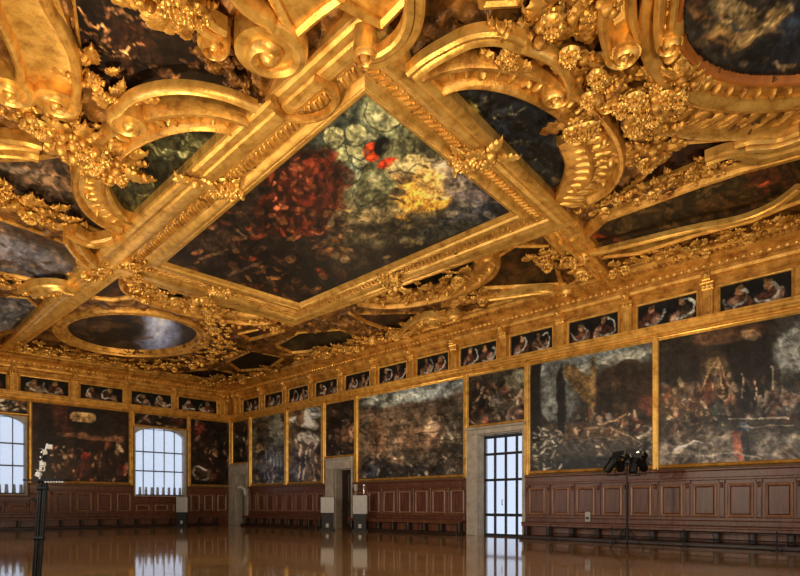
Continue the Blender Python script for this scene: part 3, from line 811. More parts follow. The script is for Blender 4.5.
# lunettes: outside each beam of the middle field
LUN = {
 'left':  dict(c=(7.45, 16.5), ax=1.45, ay=3.1, a0=90, a1=270),
 'near':  dict(c=(12.9, 8.6), ax=2.75, ay=1.25, a0=180, a1=360),
 'right': dict(c=(17.6, 16.6), ax=1.35, ay=2.75, a0=-90, a1=90),
 'far':   dict(c=(12.75, 25.0), ax=2.75, ay=1.2, a0=0, a1=180)}
for q, k in LUN.items(): k['poly'] = register(half_ellipse(k['c'], k['ax'], k['ay'], k['a0'], k['a1']) + ([(15.65,9.5),(10.15,8.9)] if q == 'near' else []))
T = {
 'night': [(62,-60),(72,0),(80,60),(96,96),(140,100),(200,104),(262,114),(245,62),(226,36),(205,14),(190,-60)],
 'grey':  [(-40,160),(0,161),(34,160),(60,156),(82,176),(92,196),(112,226),(108,234),(78,226),(40,206),(0,192),(-40,180)],
 'storm': [(-40,214),(0,220),(30,230),(72,246),(90,262),(72,284),(30,280),(0,274),(-40,262)],
 'bluegrey': [(-40,292),(0,296),(26,298),(42,312),(20,330),(0,334),(-40,330)],
 'brown': [(578,235),(597,257),(640,252),(700,233),(755,219),(790,204),(860,180),(860,128),(800,147),(740,163),(690,180),(640,199),(600,214)],
 'sliver':[(600,206),(640,190),(700,166),(742,147),(732,137),(690,140),(660,152),(640,178)],
 'umber': [(482,289),(491,262),(515,247),(546,247),(556,270),(560,285)],
 'band':  [(450,322),(481,309),(530,301),(526,311),(480,322),(455,330)],
 'shade': [(352,314),(420,313),(440,318),(412,331),(388,330),(366,322)],
 'olive': [(276,346),(300,333),(340,330),(360,338),(332,350),(292,353)],
 'soot':  [(228,362),(252,351),(284,358),(268,369),(240,371)],
 'ember': [(178,372),(214,369),(240,375),(220,383),(182,380)],
 'slate': [(240,334),(276,326),(284,331),(250,340)],
 'topdark':[(470,-30),(480,8),(520,6),(540,-30)],
 'wine':  [(96,276),(130,276),(140,296),(112,300),(94,298)],
}
T = {k: register(pxpoly(v)) for k, v in T.items()}

# ---- carved ground of the ceiling: relief panels between the pictures
ceil = MB()
mb = MB(); mb.box(XB - .3, XW + .5, YB, YW + .5, ZC + .25, ZC + .5)
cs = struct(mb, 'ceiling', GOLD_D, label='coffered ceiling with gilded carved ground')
def ground(x0, x1, y0, y1, d, name):
    nx = int((x1-x0)/d) + 1; ny = int((y1-y0)/d) + 1
    x, y = np.meshgrid(np.linspace(x0,x1,nx), np.linspace(y0,y1,ny), indexing='ij')
    wx = x + .5*(fbm(x*.9, y*.9, 5, 3) - .5); wy = y + .5*(fbm(x*.9 + 7, y*.9, 6, 3) - .5)
    r1 = 1 - np.abs(2*fbm(wx*1.1, wy*1.1, 11, 2) - 1)*3.2
    r2 = 1 - np.abs(2*fbm(wx*2.6, wy*2.6, 12, 2) - 1)*2.6
    leafy = np.sin(wx*7 + 3*np.sin(wy*3.1))*np.sin(wy*6.3 + 2.4*np.sin(wx*2.7))
    h = .16*np.clip(r1, 0, 1)**1.5 + .10*np.clip(r2, 0, 1)**2 + .035*leafy + .03*fbm(x*9, y*9, 15, 2)
    h = np.clip(h, 0, .3)
    m = np.zeros(x.shape, bool)
    for p in CANVASES:
        a = np.array(p); lo = a.min(0) - .2; hi = a.max(0) + .2
        k = (x > lo[0]) & (x < hi[0]) & (y > lo[1]) & (y < hi[1])
        if k.any(): m[k] |= inside(p, x[k], y[k])
    h[m] = -.12
    v = np.stack([x, y, ZC - h], -1).reshape(-1, 3)
    I = np.arange(nx*ny).reshape(nx, ny)
    q = np.stack([I[:-1,:-1], I[:-1,1:], I[1:,1:], I[1:,:-1]], -1).reshape(-1, 4)
    me = bpy.data.meshes.new(name); me.from_pydata(v.tolist(), [], q.tolist())
    me.polygons.foreach_set('use_smooth', [True]*len(me.polygons)); me.update()
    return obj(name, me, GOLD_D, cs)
ground(1.5, XW - .1, -5.0, 26.0, .075, 'carved_ground')
ground(1.5, XW - .1, 26.0, YW - .1, .11, 'carved_ground')

# ---- painted canvases
def ceil_canvas(poly, spec, parent, d=.06, h=.0, gain=1.0):
    a = np.array(poly); lo, hi = a.min(0), a.max(0)
    def pf(x, y, z, u, v):
        qx, qy = image_px(x, y, z); return paint(qx, qy, gain=gain, con=1.3, **spec)  # ceiling canvas painted in pixel coordinates of the camera image
    return canvas('canvas', MC, lo[0], hi[0], lo[1], hi[1], d, d, h, pf, CANV, parent, poly)

def ceiling_picture(poly, spec, label, prof, d=.06, gain=1.0, name='ceiling_painting', mat=None, smoothed=False):
    c = np.array(poly).mean(0)
    t = thing(name, (c[0], c[1], ZC - .02), label, 'painting')
    ceil_canvas(poly, spec, t, d, 0, gain)
    if prof: fr = MB(); sweep(fr, poly, prof, MC, True); fr.build('frame', mat or GOLD, t)
    return t

rustred = [(96,38,22),(122,56,32),(60,26,18),(44,22,17),(140,84,54),(30,20,17)]
darkfig = [(120,82,46),(90,62,40),(150,106,64),(60,44,32),(44,34,28),(130,60,30)]
CEN = dict(base=(44,34,28), seed=41, unit=1.8, warp=1.5, grain=.45, blobs=[
    (400,150,80,60,-20,(98,100,74),.6,.9),(340,115,50,36,0,(62,70,64),.6,.9),(385,110,24,22,0,(126,130,100),.5,.9),(400,95,20,10,30,(140,140,112),.5,.8),
    (334,136,11,9,0,(150,148,112),.15,1),(356,133,11,9,0,(130,130,98),.2,1),(337,152,13,12,0,(122,124,92),.3,.95),(357,148,11,9,0,(136,134,100),.25,.9),(358,160,9,7,0,(146,146,116),.25,.9),(348,172,14,8,20,(100,110,98),.3,.9),
    (372,152,9,10,20,(176,70,28),.18,1),(388,163,11,5,-18,(160,58,26),.2,1),(382,146,7,10,35,(28,26,24),.2,1),(392,128,6,8,0,(108,110,84),.3,.8),
    (412,165,26,12,-10,(170,156,112),.4,.9),(425,195,34,22,-14,(206,160,72),.45,1),(440,180,22,20,0,(188,154,92),.5,.9),(450,165,20,10,20,(150,138,118),.5,.9),(416,212,20,9,-10,(196,150,62),.4,.9),(405,175,12,7,0,(120,96,62),.3,.8),(396,192,8,5,0,(56,48,40),.3,.8),
    (470,190,26,18,30,(104,98,100),.5,.9),(480,212,30,12,-10,(56,60,70),.5,.95),(495,210,12,10,0,(44,50,62),.5,.9),(445,215,40,6,-6,(70,70,66),.4,.7),(420,112,20,12,40,(92,98,82),.5,.6),(440,135,16,18,30,(62,62,52),.5,.8),
    (308,185,34,30,-30,(66,32,20),.4,.95),(330,185,22,26,-30,(80,40,26),.4,.9),(318,160,20,9,-35,(100,48,28),.4,.95),(342,200,18,10,-20,(108,56,30),.4,.9),(285,215,34,16,-20,(60,30,20),.5,.9),(270,205,20,12,-30,(66,34,22),.5,.9),(296,225,18,6,25,(112,54,30),.3,.9),
    (365,195,22,14,-10,(92,92,70),.5,.85),(372,215,30,8,-10,(112,102,74),.4,.8),(355,235,34,8,-14,(94,84,58),.5,.8),(400,235,40,9,-14,(72,66,50),.5,.8),(440,232,40,8,-12,(62,64,60),.5,.9),
    (260,265,60,24,20,(38,28,24),.6,.95),(320,275,50,20,0,(34,26,22),.5,.9),(220,245,30,12,20,(66,50,38),.5,.7),(335,255,20,6,-20,(92,62,38),.4,.7),(290,290,30,8,18,(48,34,26),.5,.8),(352,262,26,10,-20,(58,46,34),.5,.8)],
    strokes=[([(200,262),(232,250)],1.6,(112,92,64),.5),([(228,278),(262,262)],1.8,(104,84,70),.5),([(236,232),(246,240)],1.4,(150,130,100),.5),([(390,170),(402,166),(418,172)],1.0,(54,44,36),.7),([(360,190),(352,205)],.9,(52,46,40),.6),([(440,200),(500,200)],.8,(120,116,120),.4),([(310,228),(320,232)],1.2,(170,120,80),.5)] + [(ribbon(cx_, cy_, rr_, 20, 200), 1.0, (52,58,50), .75) for cx_, cy_, rr_ in ((334,136,11),(356,133,11),(337,152,12),(357,149,10),(358,161,9),(350,172,11),(385,110,20),(366,192,12))] + [([(372,206),(388,198),(402,204)],1.6,(58,50,40),.7),([(345,232),(372,226),(396,234)],1.4,(50,44,36),.6),([(400,224),(430,218),(460,222)],1.3,(48,50,52),.6),([(412,168),(420,162),(430,166)],1.2,(70,60,48),.6)],
    dabs=[(120,262,345,145,235,rustred,1.4,4.5,2.5,-70,20,.55),(150,190,350,205,300,darkfig,1.2,3.8,3,-30,50,.55),(50,330,420,200,260,[(130,116,84),(80,76,58),(150,132,92),(54,48,40)],1.6,4.5,3,-35,15,.5),(40,345,420,110,200,[(140,138,106),(110,116,94),(80,84,70),(160,152,118)],2,5,2,-40,40,.4),(24,270,300,170,215,[(180,110,74),(150,84,56)],1.2,2.4,2,-60,60,.55),(26,440,500,180,225,[(120,112,108),(70,72,80),(150,136,112)],1.4,4,4,-20,10,.4)])
t = thing('ceiling_painting', (XM, YM, ZC - .05), 'great rectangular ceiling painting of clouds and red-robed figures, in the middle field', 'painting')
ceil_canvas(rect, CEN, t, .036, .17, 1.1)
fr = MB(); sweep(fr, rect, [(-.30,0),(-.30,.30),(-.22,.36),(-.16,.34),(-.12,.25),(-.05,.26),(.0,.22),(.05,.18),(.05,0)], MC, True)
fr.build('frame', GOLD_B, t)

NIGHT = dict(base=(38,24,17), seed=42, unit=1.7, warp=5, grain=.6, blobs=[(120,40,40,20,30,(56,34,22),.6,.8),(200,80,40,14,0,(28,18,13),.6,.8),(90,20,16,20,0,(18,12,10),.6,.8)],
    strokes=[([(76,0),(92,16),(112,36)],1.7,(176,130,88),.85),([(100,44),(120,52),(138,54)],1.3,(196,160,112),.8),([(98,52),(116,60),(130,58)],1.0,(170,130,90),.8),([(82,26),(100,36),(114,40)],1.2,(130,92,60),.7),([(112,66),(122,78),(132,76)],1.6,(130,92,58),.7),([(126,22),(140,28),(154,36)],1.1,(160,118,80),.7),([(84,46),(92,50)],1.3,(140,100,66),.7),([(138,50),(150,54)],1.1,(150,110,74),.7),([(110,0),(122,10),(130,18)],1.0,(150,112,74),.6),([(180,30),(200,52)],.9,(120,86,54),.6)],
    dabs=[(60,80,200,-10,86,[(120,82,52),(90,58,36),(150,110,72),(22,14,10)],1.0,3.0,5,10,60,.5)])
edge = [(-.14,0),(-.14,.10),(-.08,.16),(0,.14),(.05,.05),(.05,-.02)]
ceiling_picture(T['night'], NIGHT, 'dark brown ceiling painting of swirling figures at the top left', [(-.05,0),(-.05,.05),(0,.08),(.03,.03),(.03,-.02)], .045, .8, smoothed=True)
ceiling_picture(T['grey'], dict(base=(70,56,46), seed=43, unit=1.6, warp=5, grain=.5, blobs=[(60,185,40,10,22,(96,78,62),.5,.8),(20,172,30,6,15,(110,98,88),.5,.7),(90,205,24,12,30,(44,34,28),.5,.8),(70,182,14,4,30,(130,100,74),.4,.8)], strokes=[([(20,164),(60,182),(74,190)],1.4,(140,110,86),.6)], dabs=[(30,0,110,160,225,[(110,90,70),(60,46,38),(84,70,58)],1.2,3.5,5,15,40,.45)]),
    'smoky grey-brown ceiling painting at the left edge, nearest of three beside the left beam', edge, .06, 1.15)
ceiling_picture(T['storm'], dict(base=(84,70,60), seed=44, unit=1.6, warp=2.5, grain=.28, blobs=[(10,250,34,12,14,(104,102,112),.5,.9),(40,262,36,10,10,(100,98,108),.5,.9),(50,240,40,7,18,(70,50,36),.5,.8),(20,275,30,6,8,(96,98,112),.5,.8)],
    dabs=[(55,0,88,222,282,[(136,108,80),(84,62,46),(112,100,96),(58,44,36)],.8,2.0,7,8,28,.6)]), 'streaked stormy ceiling painting at the left edge, middle of three beside the left beam', edge, .07, .9)
ceiling_picture(T['bluegrey'], dict(base=(84,82,86), seed=45, unit=1.4, warp=4, grain=.5, blobs=[(10,318,24,9,-10,(70,74,84),.5,.8)], dabs=[(24,0,40,296,334,[(110,106,106),(70,60,54),(130,116,100)],.8,1.8,6,-10,20,.5)]), 'blue-grey ceiling painting at the left edge, farthest of three beside the left beam', edge, .09, 1.1)
ceiling_picture(T['brown'], dict(base=(64,46,24), seed=46, unit=1.6, warp=4, grain=.55, blobs=[(600,235,22,5,-2,(134,62,30),.3,.95),(622,242,10,5,-20,(140,70,40),.4,.9),(655,215,50,14,-14,(52,42,24),.5,.8),(720,185,40,12,-16,(48,42,26),.5,.9),(735,172,30,6,-10,(100,54,22),.4,.8),(770,180,20,12,-10,(70,40,22),.5,.8),(764,193,4,6,0,(130,60,36),.4,.8)],
    dabs=[(90,585,800,150,252,[(96,74,40),(44,36,22),(120,92,54),(74,56,30),(60,54,34)],1.2,3.2,6,-25,5,.5)]), 'long dark olive-brown ceiling painting along the balcony wall at right', [(-.34,0),(-.34,.22),(-.26,.30),(-.16,.28),(-.12,.18),(-.04,.16),(.04,.05),(.04,0)], .055, 1.05, mat=GOLD)
ceiling_picture(T['sliver'], dict(base=(62,34,16), seed=47, unit=1.6, warp=4, grain=.4), 'thin dark red-brown ceiling panel under the fluted gilded band at right', edge, .06)
for key, col, lab in (('umber',(66,44,20),'plain umber ceiling panel between gilded scrolls, right of the middle field'),('band',(40,28,16),'thin dark ceiling panel tight above the balcony wall cornice'),('shade',(50,32,16),'dark brown ceiling panel beside the lower corner of the middle field'),('olive',(48,40,24),'olive ceiling panel between the middle field and the far corner'),('soot',(16,12,9),'sooty black ceiling panel near the far corner'),('ember',(38,24,12),'small dark ceiling panel right above the far corner cornice'),('slate',(64,38,16),'small brown ceiling panel right of the far oval painting'),('topdark',(44,24,12),'dark ceiling panel at the top edge among gilded leaves'),('wine',(52,28,16),'small wine-brown ceiling panel beside the crossing of left beam')):
    ceiling_picture(T[key], dict(base=col, seed=50 + len(key), unit=1.5, warp=4, grain=.5, dabs=[(14, min(p[0] for p in [(0,0)]), 800, 0, 400, [col], 1, 3, 3, 0, 90, .2)]), lab, edge, .09)

# ovals
ring = [(-.72,0),(-.72,.20),(-.65,.30),(-.56,.30),(-.50,.18),(-.32,.14),(-.26,.22),(-.20,.26),(-.13,.24),(-.08,.14),(.0,.08),(.04,.02),(.04,0)]
OVF = dict(base=(46,36,30), seed=61, unit=1.5, warp=2, grain=.16, blobs=[(156,331,22,24,0,(112,122,160),1.0,1),(156,326,12,12,0,(156,164,196),1.0,.9),(110,330,34,14,0,(34,26,22),.5,.9),(100,325,30,4,4,(78,58,42),.4,.8),(190,335,12,14,0,(52,46,48),.6,.8)],  # soft pale blue patch blended into the dark canvas
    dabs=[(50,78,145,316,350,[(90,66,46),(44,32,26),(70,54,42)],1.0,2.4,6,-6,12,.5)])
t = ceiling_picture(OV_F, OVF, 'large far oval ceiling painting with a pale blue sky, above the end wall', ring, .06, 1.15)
OVN = dict(base=(50,46,42), seed=62, unit=2.2, warp=3.5, grain=.45, blobs=[(760,20,30,14,-20,(128,110,74),.5,.9),(740,30,34,16,-25,(112,92,58),.5,.9),(735,8,14,18,0,(132,116,84),.5,.9),(775,50,50,12,-12,(34,38,46),.5,.95),(790,25,20,10,-50,(46,56,72),.5,.9),(720,50,20,8,30,(40,36,34),.5,.8),(705,10,10,12,0,(80,54,36),.5,.8),(735,24,6,4,0,(40,54,66),.4,.8)],
    strokes=[([(790,8),(765,28),(735,44)],4,(140,122,84),.8),([(775,0),(755,26)],3,(34,30,28),.7),([(705,36),(730,46)],2,(150,110,66),.6),([(700,22),(716,18)],1.6,(130,90,50),.7)], dabs=[(50,695,790,-20,60,[(140,112,72),(90,70,46),(54,48,44),(160,130,90)],1.8,4.5,3,-50,30,.5)])
t = thing('ceiling_painting', (XM, .2, ZC - .02), 'big oval ceiling painting with rust-red rim, cut by the top right corner', 'painting')
ceil_canvas(OV_N, OVN, t, .05, .09, 1.0)
fr = MB(); sweep(fr, OV_N, [(-.15,0),(-.15,.22),(-.11,.26),(-.06,.24),(-.02,.12),(.0,0)], MC, True); fr.build('rim', RUST, t)
OVB = ellipse((XM, .2), 3.3 + .36, 4.15 + .36)
fr = MB(); sweep(fr, OVB, [(-.2,0),(-.2,.18),(.2,.22),(.2,0)], MC, True); beads(fr, OVB, .34, .07, .15, .17, 0, .19, MC, True); fr.build('dentilled_frame', GOLD, t)
OVC = ellipse((XM, .2), 3.3 + .68, 4.15 + .68)
fr = MB(); sweep(fr, OVC, [(-.14,0),(-.14,.30),(-.07,.37),(.02,.34),(.08,.26),(.14,.24),(.14,0)], MC, True); fr.build('outer_moulding', GOLD_B, t)
# fluted band outside the oval, towards the balcony wall
OVD = half_ellipse((XM, .2), 3.3 + 1.38, 4.15 + 1.38, 8, 86, 40)
t = thing('fluted_band', (*OVD[20], ZC - .2), 'wide fluted gilded band curving below the top right oval painting', 'moulding')
fr = MB(); sweep(fr, OVD, [(-.6,0),(-.6,.30),(-.5,.36),(-.42,.24),(0,.14),(.42,.20),(.5,.34),(.6,.36),(.66,.2),(.66,0)]); fr.build('band', GOLD, t)
fl = MB()
for (u, v), a in along(OVD, .42): bump(fl, MC, u, v, a + PI/2 + .45, .5, .15, .15, .12, 10, 3)
fl.build('fluting', GOLD, t)

# ---- lunettes with strapwork rings
LS = dict(left=dict(base=(58,56,36), seed=71, unit=1.5, warp=5, grain=.6, blobs=[(160,170,26,20,0,(34,34,24),.5,.8),(200,150,30,14,0,(64,66,44),.5,.8)], strokes=[([(160,142),(180,152)],1.0,(140,140,104),.7),([(136,178),(156,186)],1.0,(120,120,84),.6),([(176,146),(192,154)],1.0,(120,124,90),.6)], dabs=[(90,128,250,130,210,[(112,112,76),(40,40,28),(84,86,58),(140,136,100),(30,30,22)],.9,2.4,5,-10,50,.6)]),
    near=dict(base=(34,36,40), seed=72, unit=1.4, warp=5, grain=.8, strokes=[([(470,104),(490,112)],1.2,(100,96,60),.8),([(500,120),(526,112)],1.1,(96,92,66),.7),([(512,150),(530,138)],1.0,(90,84,60),.7),([(540,160),(556,152)],1.0,(100,90,60),.7),([(520,170),(548,172)],.9,(80,78,66),.6)], blobs=[(520,130,30,26,0,(28,34,44),.5,.9),(470,105,16,6,20,(86,82,50),.5,.8)], dabs=[(50,450,565,92,190,[(84,78,54),(50,52,50),(24,26,32),(110,96,62),(40,46,58)],1.0,2.8,5,-10,40,.5)]),
    right=dict(base=(50,38,22), seed=73, unit=1.5, warp=4, grain=.5), far=dict(base=(46,34,22), seed=74, unit=1.5, warp=4, grain=.5))
LL = dict(left='green-black lunette ceiling painting in a strapwork arch left of the left beam', near='blue-black lunette ceiling painting in a strapwork arch above the upper right beam', right='dim lunette ceiling painting behind the lower right beam', far='dim lunette ceiling painting behind the far beam, beside the far oval')
for key, k in LUN.items():
    c = k['c']
    t = thing('lunette_painting', (c[0], c[1], ZC - .02), LL[key], 'painting')
    ceil_canvas(k['poly'], LS[key], t, .05, 0, 1.1)
    e = .52
    mid = half_ellipse(c, k['ax'] + e, k['ay'] + e, k['a0'], k['a1'], 44)
    fr = MB(); sweep(fr, mid, [(o*.84, h*.9) for o, h in [(-.55,0),(-.55,.36),(-.47,.50),(-.36,.50),(-.31,.34),(-.22,.24),(.12,.20),(.30,.22),(.34,.34),(.44,.40),(.54,.34),(.60,.16),(.62,0)]]); fr.build('strapwork_arch', GOLD, t)
    rb = MB(); nrb = 0
    for (u, v), a in along(half_ellipse(c, k['ax'] + e - .02, k['ay'] + e - .02, k['a0'] + 8, k['a1'] - 8, 44), .34):
        nrb += 1
        bump(rb, MC, u, v, a + PI/2, .24, .06, .17, .15, 8, 3)
        if nrb % 3 == 0: bump(rb, MC, u - math.cos(a + PI/2)*.1, v - math.sin(a + PI/2)*.1, a, .1, .1, .3, .17, 8, 3)
    rb.build('gadroon', GOLD_B, t)
# ---- the beams of the middle field
def beam(oe, ie, label, ros=(), loops=(), leafy=True, drop=1.0):
    """oe / ie: outer and inner edge, each a pair of plan points"""
    o0, o1, i0, i1 = [np.array(p, float) for p in (*oe, *ie)]
    def at(t, q): a = o0 + (o1-o0)*t; b = i0 + (i1-i0)*t; return a + (b-a)*q
    mid = at(.5, .5); d = (o1+i1-o0-i0); L = np.linalg.norm(d)/2; d /= np.linalg.norm(d); ang = math.atan2(d[1], d[0])
    n = at(.5,1) - at(.5,0); W = np.linalg.norm(n); n /= W
    t = thing('gilded_beam', (mid[0], mid[1], ZC - .3), label, 'beam')
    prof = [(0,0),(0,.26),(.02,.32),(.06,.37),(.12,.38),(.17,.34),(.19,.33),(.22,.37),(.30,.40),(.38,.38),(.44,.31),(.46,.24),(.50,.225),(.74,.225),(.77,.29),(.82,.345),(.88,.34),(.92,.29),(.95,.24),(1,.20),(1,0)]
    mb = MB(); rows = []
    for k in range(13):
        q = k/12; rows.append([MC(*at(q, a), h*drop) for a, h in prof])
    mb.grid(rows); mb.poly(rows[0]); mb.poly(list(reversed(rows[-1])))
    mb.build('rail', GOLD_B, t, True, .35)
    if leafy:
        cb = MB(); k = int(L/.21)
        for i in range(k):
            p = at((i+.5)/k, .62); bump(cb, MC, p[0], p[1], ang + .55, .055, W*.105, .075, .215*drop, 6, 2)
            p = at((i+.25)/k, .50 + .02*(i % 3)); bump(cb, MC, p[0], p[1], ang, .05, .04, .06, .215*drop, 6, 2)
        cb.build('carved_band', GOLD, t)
    for r in ros:
        p = at(r, .66); ro = MB(); rr = random.Random(int(r*997))
        rosette(ro, p[0], p[1], .55, .26, 9, MC, .16)
        for j in range(34):
            aa = rr.uniform(0, 2*PI); q = rr.uniform(.08, .5); ph = aa + rr.uniform(-1, 1)
            bump(ro, MC, p[0] + q*math.cos(aa), p[1] + q*math.sin(aa), ph, rr.uniform(.07,.14), rr.uniform(.03,.06), rr.uniform(.10,.20), .36)
        ro.build('rosette', GOLD_B, t)
        wg = MB(); q = at(r, .16)
        for side in (-1, 1):
            leaf(wg, p[0], p[1], ang + (PI if side < 0 else 0), .8, .34, .13, .26, .4)
            leaf(wg, q[0] + d[0]*side*.16, q[1] + d[1]*side*.16, math.atan2(-n[1], -n[0]) + side*.5, .7, .36, .20, .38, .6)
            leaf(wg, q[0] + d[0]*side*.2, q[1] + d[1]*side*.2, math.atan2(n[1], n[0]) - side*.35, .6, .34, .16, .36, .6)
        bump(wg, MC, q[0], q[1], 0, .15, .15, .24, .38)
        wg.build('leaf_wings', GOLD_B, t)
    for lp in loops:
        lo = MB(); p = at(lp, .33); r = W*.33
        arc = [(p[0] + d[0]*r*1.2*math.cos(q) + n[0]*r*math.sin(q), p[1] + d[1]*r*1.2*math.cos(q) + n[1]*r*math.sin(q)) for q in [math.radians(-60 + 260*i/22) for i in range(23)]]
        sweep(lo, arc, roll_prof(.15, .17), h0=.34)
        lo.build('clasp', GOLD, t)
    return t
L_, N_, R_, F_ = (OUT[0], OUT[3]), (OUT[0], OUT[1]), (OUT[1], OUT[2]), (OUT[3], OUT[2])
beam(L_, (IN[0], IN[3]), 'bright gilded beam along the left of the middle field, with a rosette', [.46], (.135,))
beam(N_, (IN[0], IN[1]), 'gilded beam along the upper right of the middle field, with a round rosette', [.50])
beam(R_, (IN[1], IN[2]), 'gilded beam along the lower right of the middle field, with a rosette', [.52])
beam(F_, (IN[3], IN[2]), 'gilded beam closing the far end of the middle field, with a rosette', [.47])
beam(((7.5,24.5),(8.0,41.0)), ((9.0,24.4),(8.9,41.0)), 'plain gilded beam running from the middle field to the end wall at left', (), (), False)
beam(((17.6,9.5),(22.4,10.9)), ((17.6,10.9),(22.4,11.9)), 'short gilded beam running from the middle field to the balcony wall', (), (), True)
# ================================================================== loose carving
def cluster(name, label, pts, width, n_leaf=40, n_fruit=50, n_ros=3, seed=1, size=1.0, cat='carving', group='carved clusters on the ceiling', hmul=1.0, scrolls=0, mat=None):
    """carved leaves, fruit and flowers heaped along a line of survey points"""
    rn = random.Random(seed)
    path = cr(pxpoly(pts, ZC - .32), 8)
    c = path[len(path)//2]
    t = thing(name, (c[0], c[1], ZC - .15), label, cat, group)
    lf, fr, ro = MB(), MB(), MB()
    def spot(k=1.0):
        i = rn.randrange(len(path)); p = path[i]; r = width*math.sqrt(rn.random())*k; a = rn.uniform(0, 2*PI)
        return min(p[0] + r*math.cos(a), XW - 1.15), min(p[1] + r*math.sin(a), YW - 1.15), a, r/width
    for i in range(n_leaf):
        x, y, a, q = spot(1.0); L = rn.uniform(.4, .85)*size
        leaf(lf, x, y, a + rn.uniform(-.6, .6), L, L*rn.uniform(.55,.8), rn.uniform(.12,.22)*hmul, .06 + .28*(1-q)*hmul, rn.uniform(.2,.8), MC, rn.choice((3,4)))
    tag(lf.build('acanthus_leaves', mat or GOLD, t), kind='stuff')
    bl = MB()
    for i in range(int(n_fruit*.6)):      # five-petalled blossoms
        x, y, a, q = spot(.95); r = rn.uniform(.06,.11)*size; z0 = .16 + .30*(1-q)*hmul
        for k in range(5): bump(bl, MC, x + r*math.cos(a + k*1.2566), y + r*math.sin(a + k*1.2566), a + k*1.2566, r*.75, r*.55, r*.8, z0, 6, 2)
        bump(bl, MC, x, y, 0, r*.4, r*.4, r*1.1, z0, 6, 2)
    if n_fruit: tag(bl.build('blossoms', GOLD_B, t), kind='stuff')
    for i in range(int(n_fruit*.35)):
        x, y, a, q = spot(.8); r = rn.uniform(.07,.17)*size
        z = ZC - .2 - .34*(1-q)*hmul - rn.uniform(0,.12)
        fr.ball((x, y, z), r, r*rn.uniform(.8,1.2), 7, 5)
    if n_fruit: tag(fr.build('fruit', GOLD, t), kind='stuff')
    for i in range(n_ros):
        x, y, a, q = spot(.6); ro = MB(); rosette(ro, x, y, rn.uniform(.24,.38)*size, .34 + .2*(1-q), rn.choice((6,7,8)), MC, .15); ro.build('rosette', GOLD_B, t)
    if scrolls:
        for i in range(scrolls):
            x, y, a, q = spot(.9); sm = MB(); volute(sm, (x, y), (math.cos(a), math.sin(a)), rn.choice((-1,1)), rn.uniform(.16,.3)*size, .14*size, .3, 1.5, .2); sm.build('scroll', GOLD_B, t)
    return t
C = cluster
C('fruit_cluster', 'heaped gilded fruit and flowers beside the top left scroll, above the grey painting', [(34,112),(60,132),(84,148),(106,162),(116,172)], .55, 80, 130, 6, 1, .95, hmul=1.3)
C('leaf_cluster', 'gilded leaf tuft between the top left scroll and the strapwork arch', [(88,78),(104,90),(122,98)], .35, 22, 6, 0, 2, .8)
C('leaf_cluster', 'gilded leaf cluster at the top edge left of the big volute', [(150,-6),(172,4),(196,14)], .42, 26, 24, 2, 3, .85)
C('feather_carving', 'row of dark gilded feathers running down to the left beam', [(212,44),(224,66),(236,84),(252,100)], .16, 30, 0, 0, 4, .55, mat=GOLD_D)
C('leaf_cluster', 'band of gilded oak leaves at the top edge, right of the dark recess', [(535,30),(560,22),(590,10),(612,-6)], .38, 44, 34, 2, 5, .8, hmul=1.1)
C('fruit_cluster', 'gilded carving with mask and fruit left of the right-hand volutes', [(560,50),(585,66),(600,84),(592,100)], .42, 34, 36, 3, 6, .8)
C('fruit_cluster', 'dense gilded flowers below the pair of volutes at right', [(604,92),(632,98),(660,92),(682,84)], .42, 46, 70, 5, 7, .8, scrolls=3)
C('fruit_cluster', 'gilded fruit drop hanging between fluted band and dark panel', [(640,110),(652,128),(664,146),(640,160)], .45, 40, 80, 5, 8, .85)
C('rose_cluster', 'small gilded roses beside the strapwork arch end at right', [(570,124),(585,122),(600,118)], .2, 6, 14, 4, 9, .9)
C('leaf_cluster', 'gilded bracket leaves on top of the right strapwork arch', [(502,22),(510,34),(516,52),(498,66)], .2, 22, 16, 1, 10, .65, hmul=1.4)
C('leaf_cluster', 'thick gilded leaf bar between the grey and stormy paintings at left', [(-10,190),(20,204),(48,218),(74,232)], .40, 50, 30, 2, 11, .85)
C('leaf_cluster', 'gilded carved bar below the stormy painting at left', [(-10,280),(18,287),(40,294),(60,292)], .42, 34, 20, 1, 12, .9)
C('leaf_cluster', 'gilded carving where the left beam meets the far cross beam', [(88,278),(108,268),(128,262),(140,278),(142,296)], .42, 48, 40, 3, 13, .85, scrolls=4)
C('fruit_cluster', 'gilded foliage filling the gap right of the far oval painting', [(206,300),(216,318),(222,338),(210,354)], .6, 60, 70, 4, 14, .9)
C('fruit_cluster', 'gilded foliage along the far cross beam foot', [(170,298),(200,306),(240,322),(285,326)], .5, 70, 70, 4, 15, .9)
C('leaf_cluster', 'gilded leaf spray under the middle of the lower right beam', [(370,298),(400,296),(440,288),(462,276)], .45, 50, 40, 3, 16, .9)
C('leaf_cluster', 'gilded scrolling figures above the cornice, middle of the balcony wall', [(372,342),(400,336),(420,326),(440,316)], .55, 60, 44, 3, 17, 1.0, scrolls=4)
C('leaf_cluster', 'gilded carving above the cornice between olive panel and far corner', [(300,358),(320,354),(345,350),(370,344)], .55, 50, 40, 3, 18, 1.0)
C('leaf_cluster', 'gilded scroll cluster right of the umber panel', [(556,262),(570,254),(580,262),(592,272)], .45, 36, 20, 2, 19, .9, scrolls=4)
C('fruit_cluster', 'gilded knot of fruit in front of the umber panel', [(536,258),(546,262)], .26, 16, 12, 1, 20, .7)
C('leaf_cluster', 'long gilded leaf course along the cornice at the right edge', [(600,272),(650,258),(700,247),(750,233),(800,220),(830,212)], .30, 90, 40, 6, 21, .65)
C('leaf_cluster', 'narrow gilded bar of leaves between fluted band and olive-brown painting', [(585,214),(625,200),(660,186),(690,176),(730,160)], .22, 60, 30, 3, 22, .55)
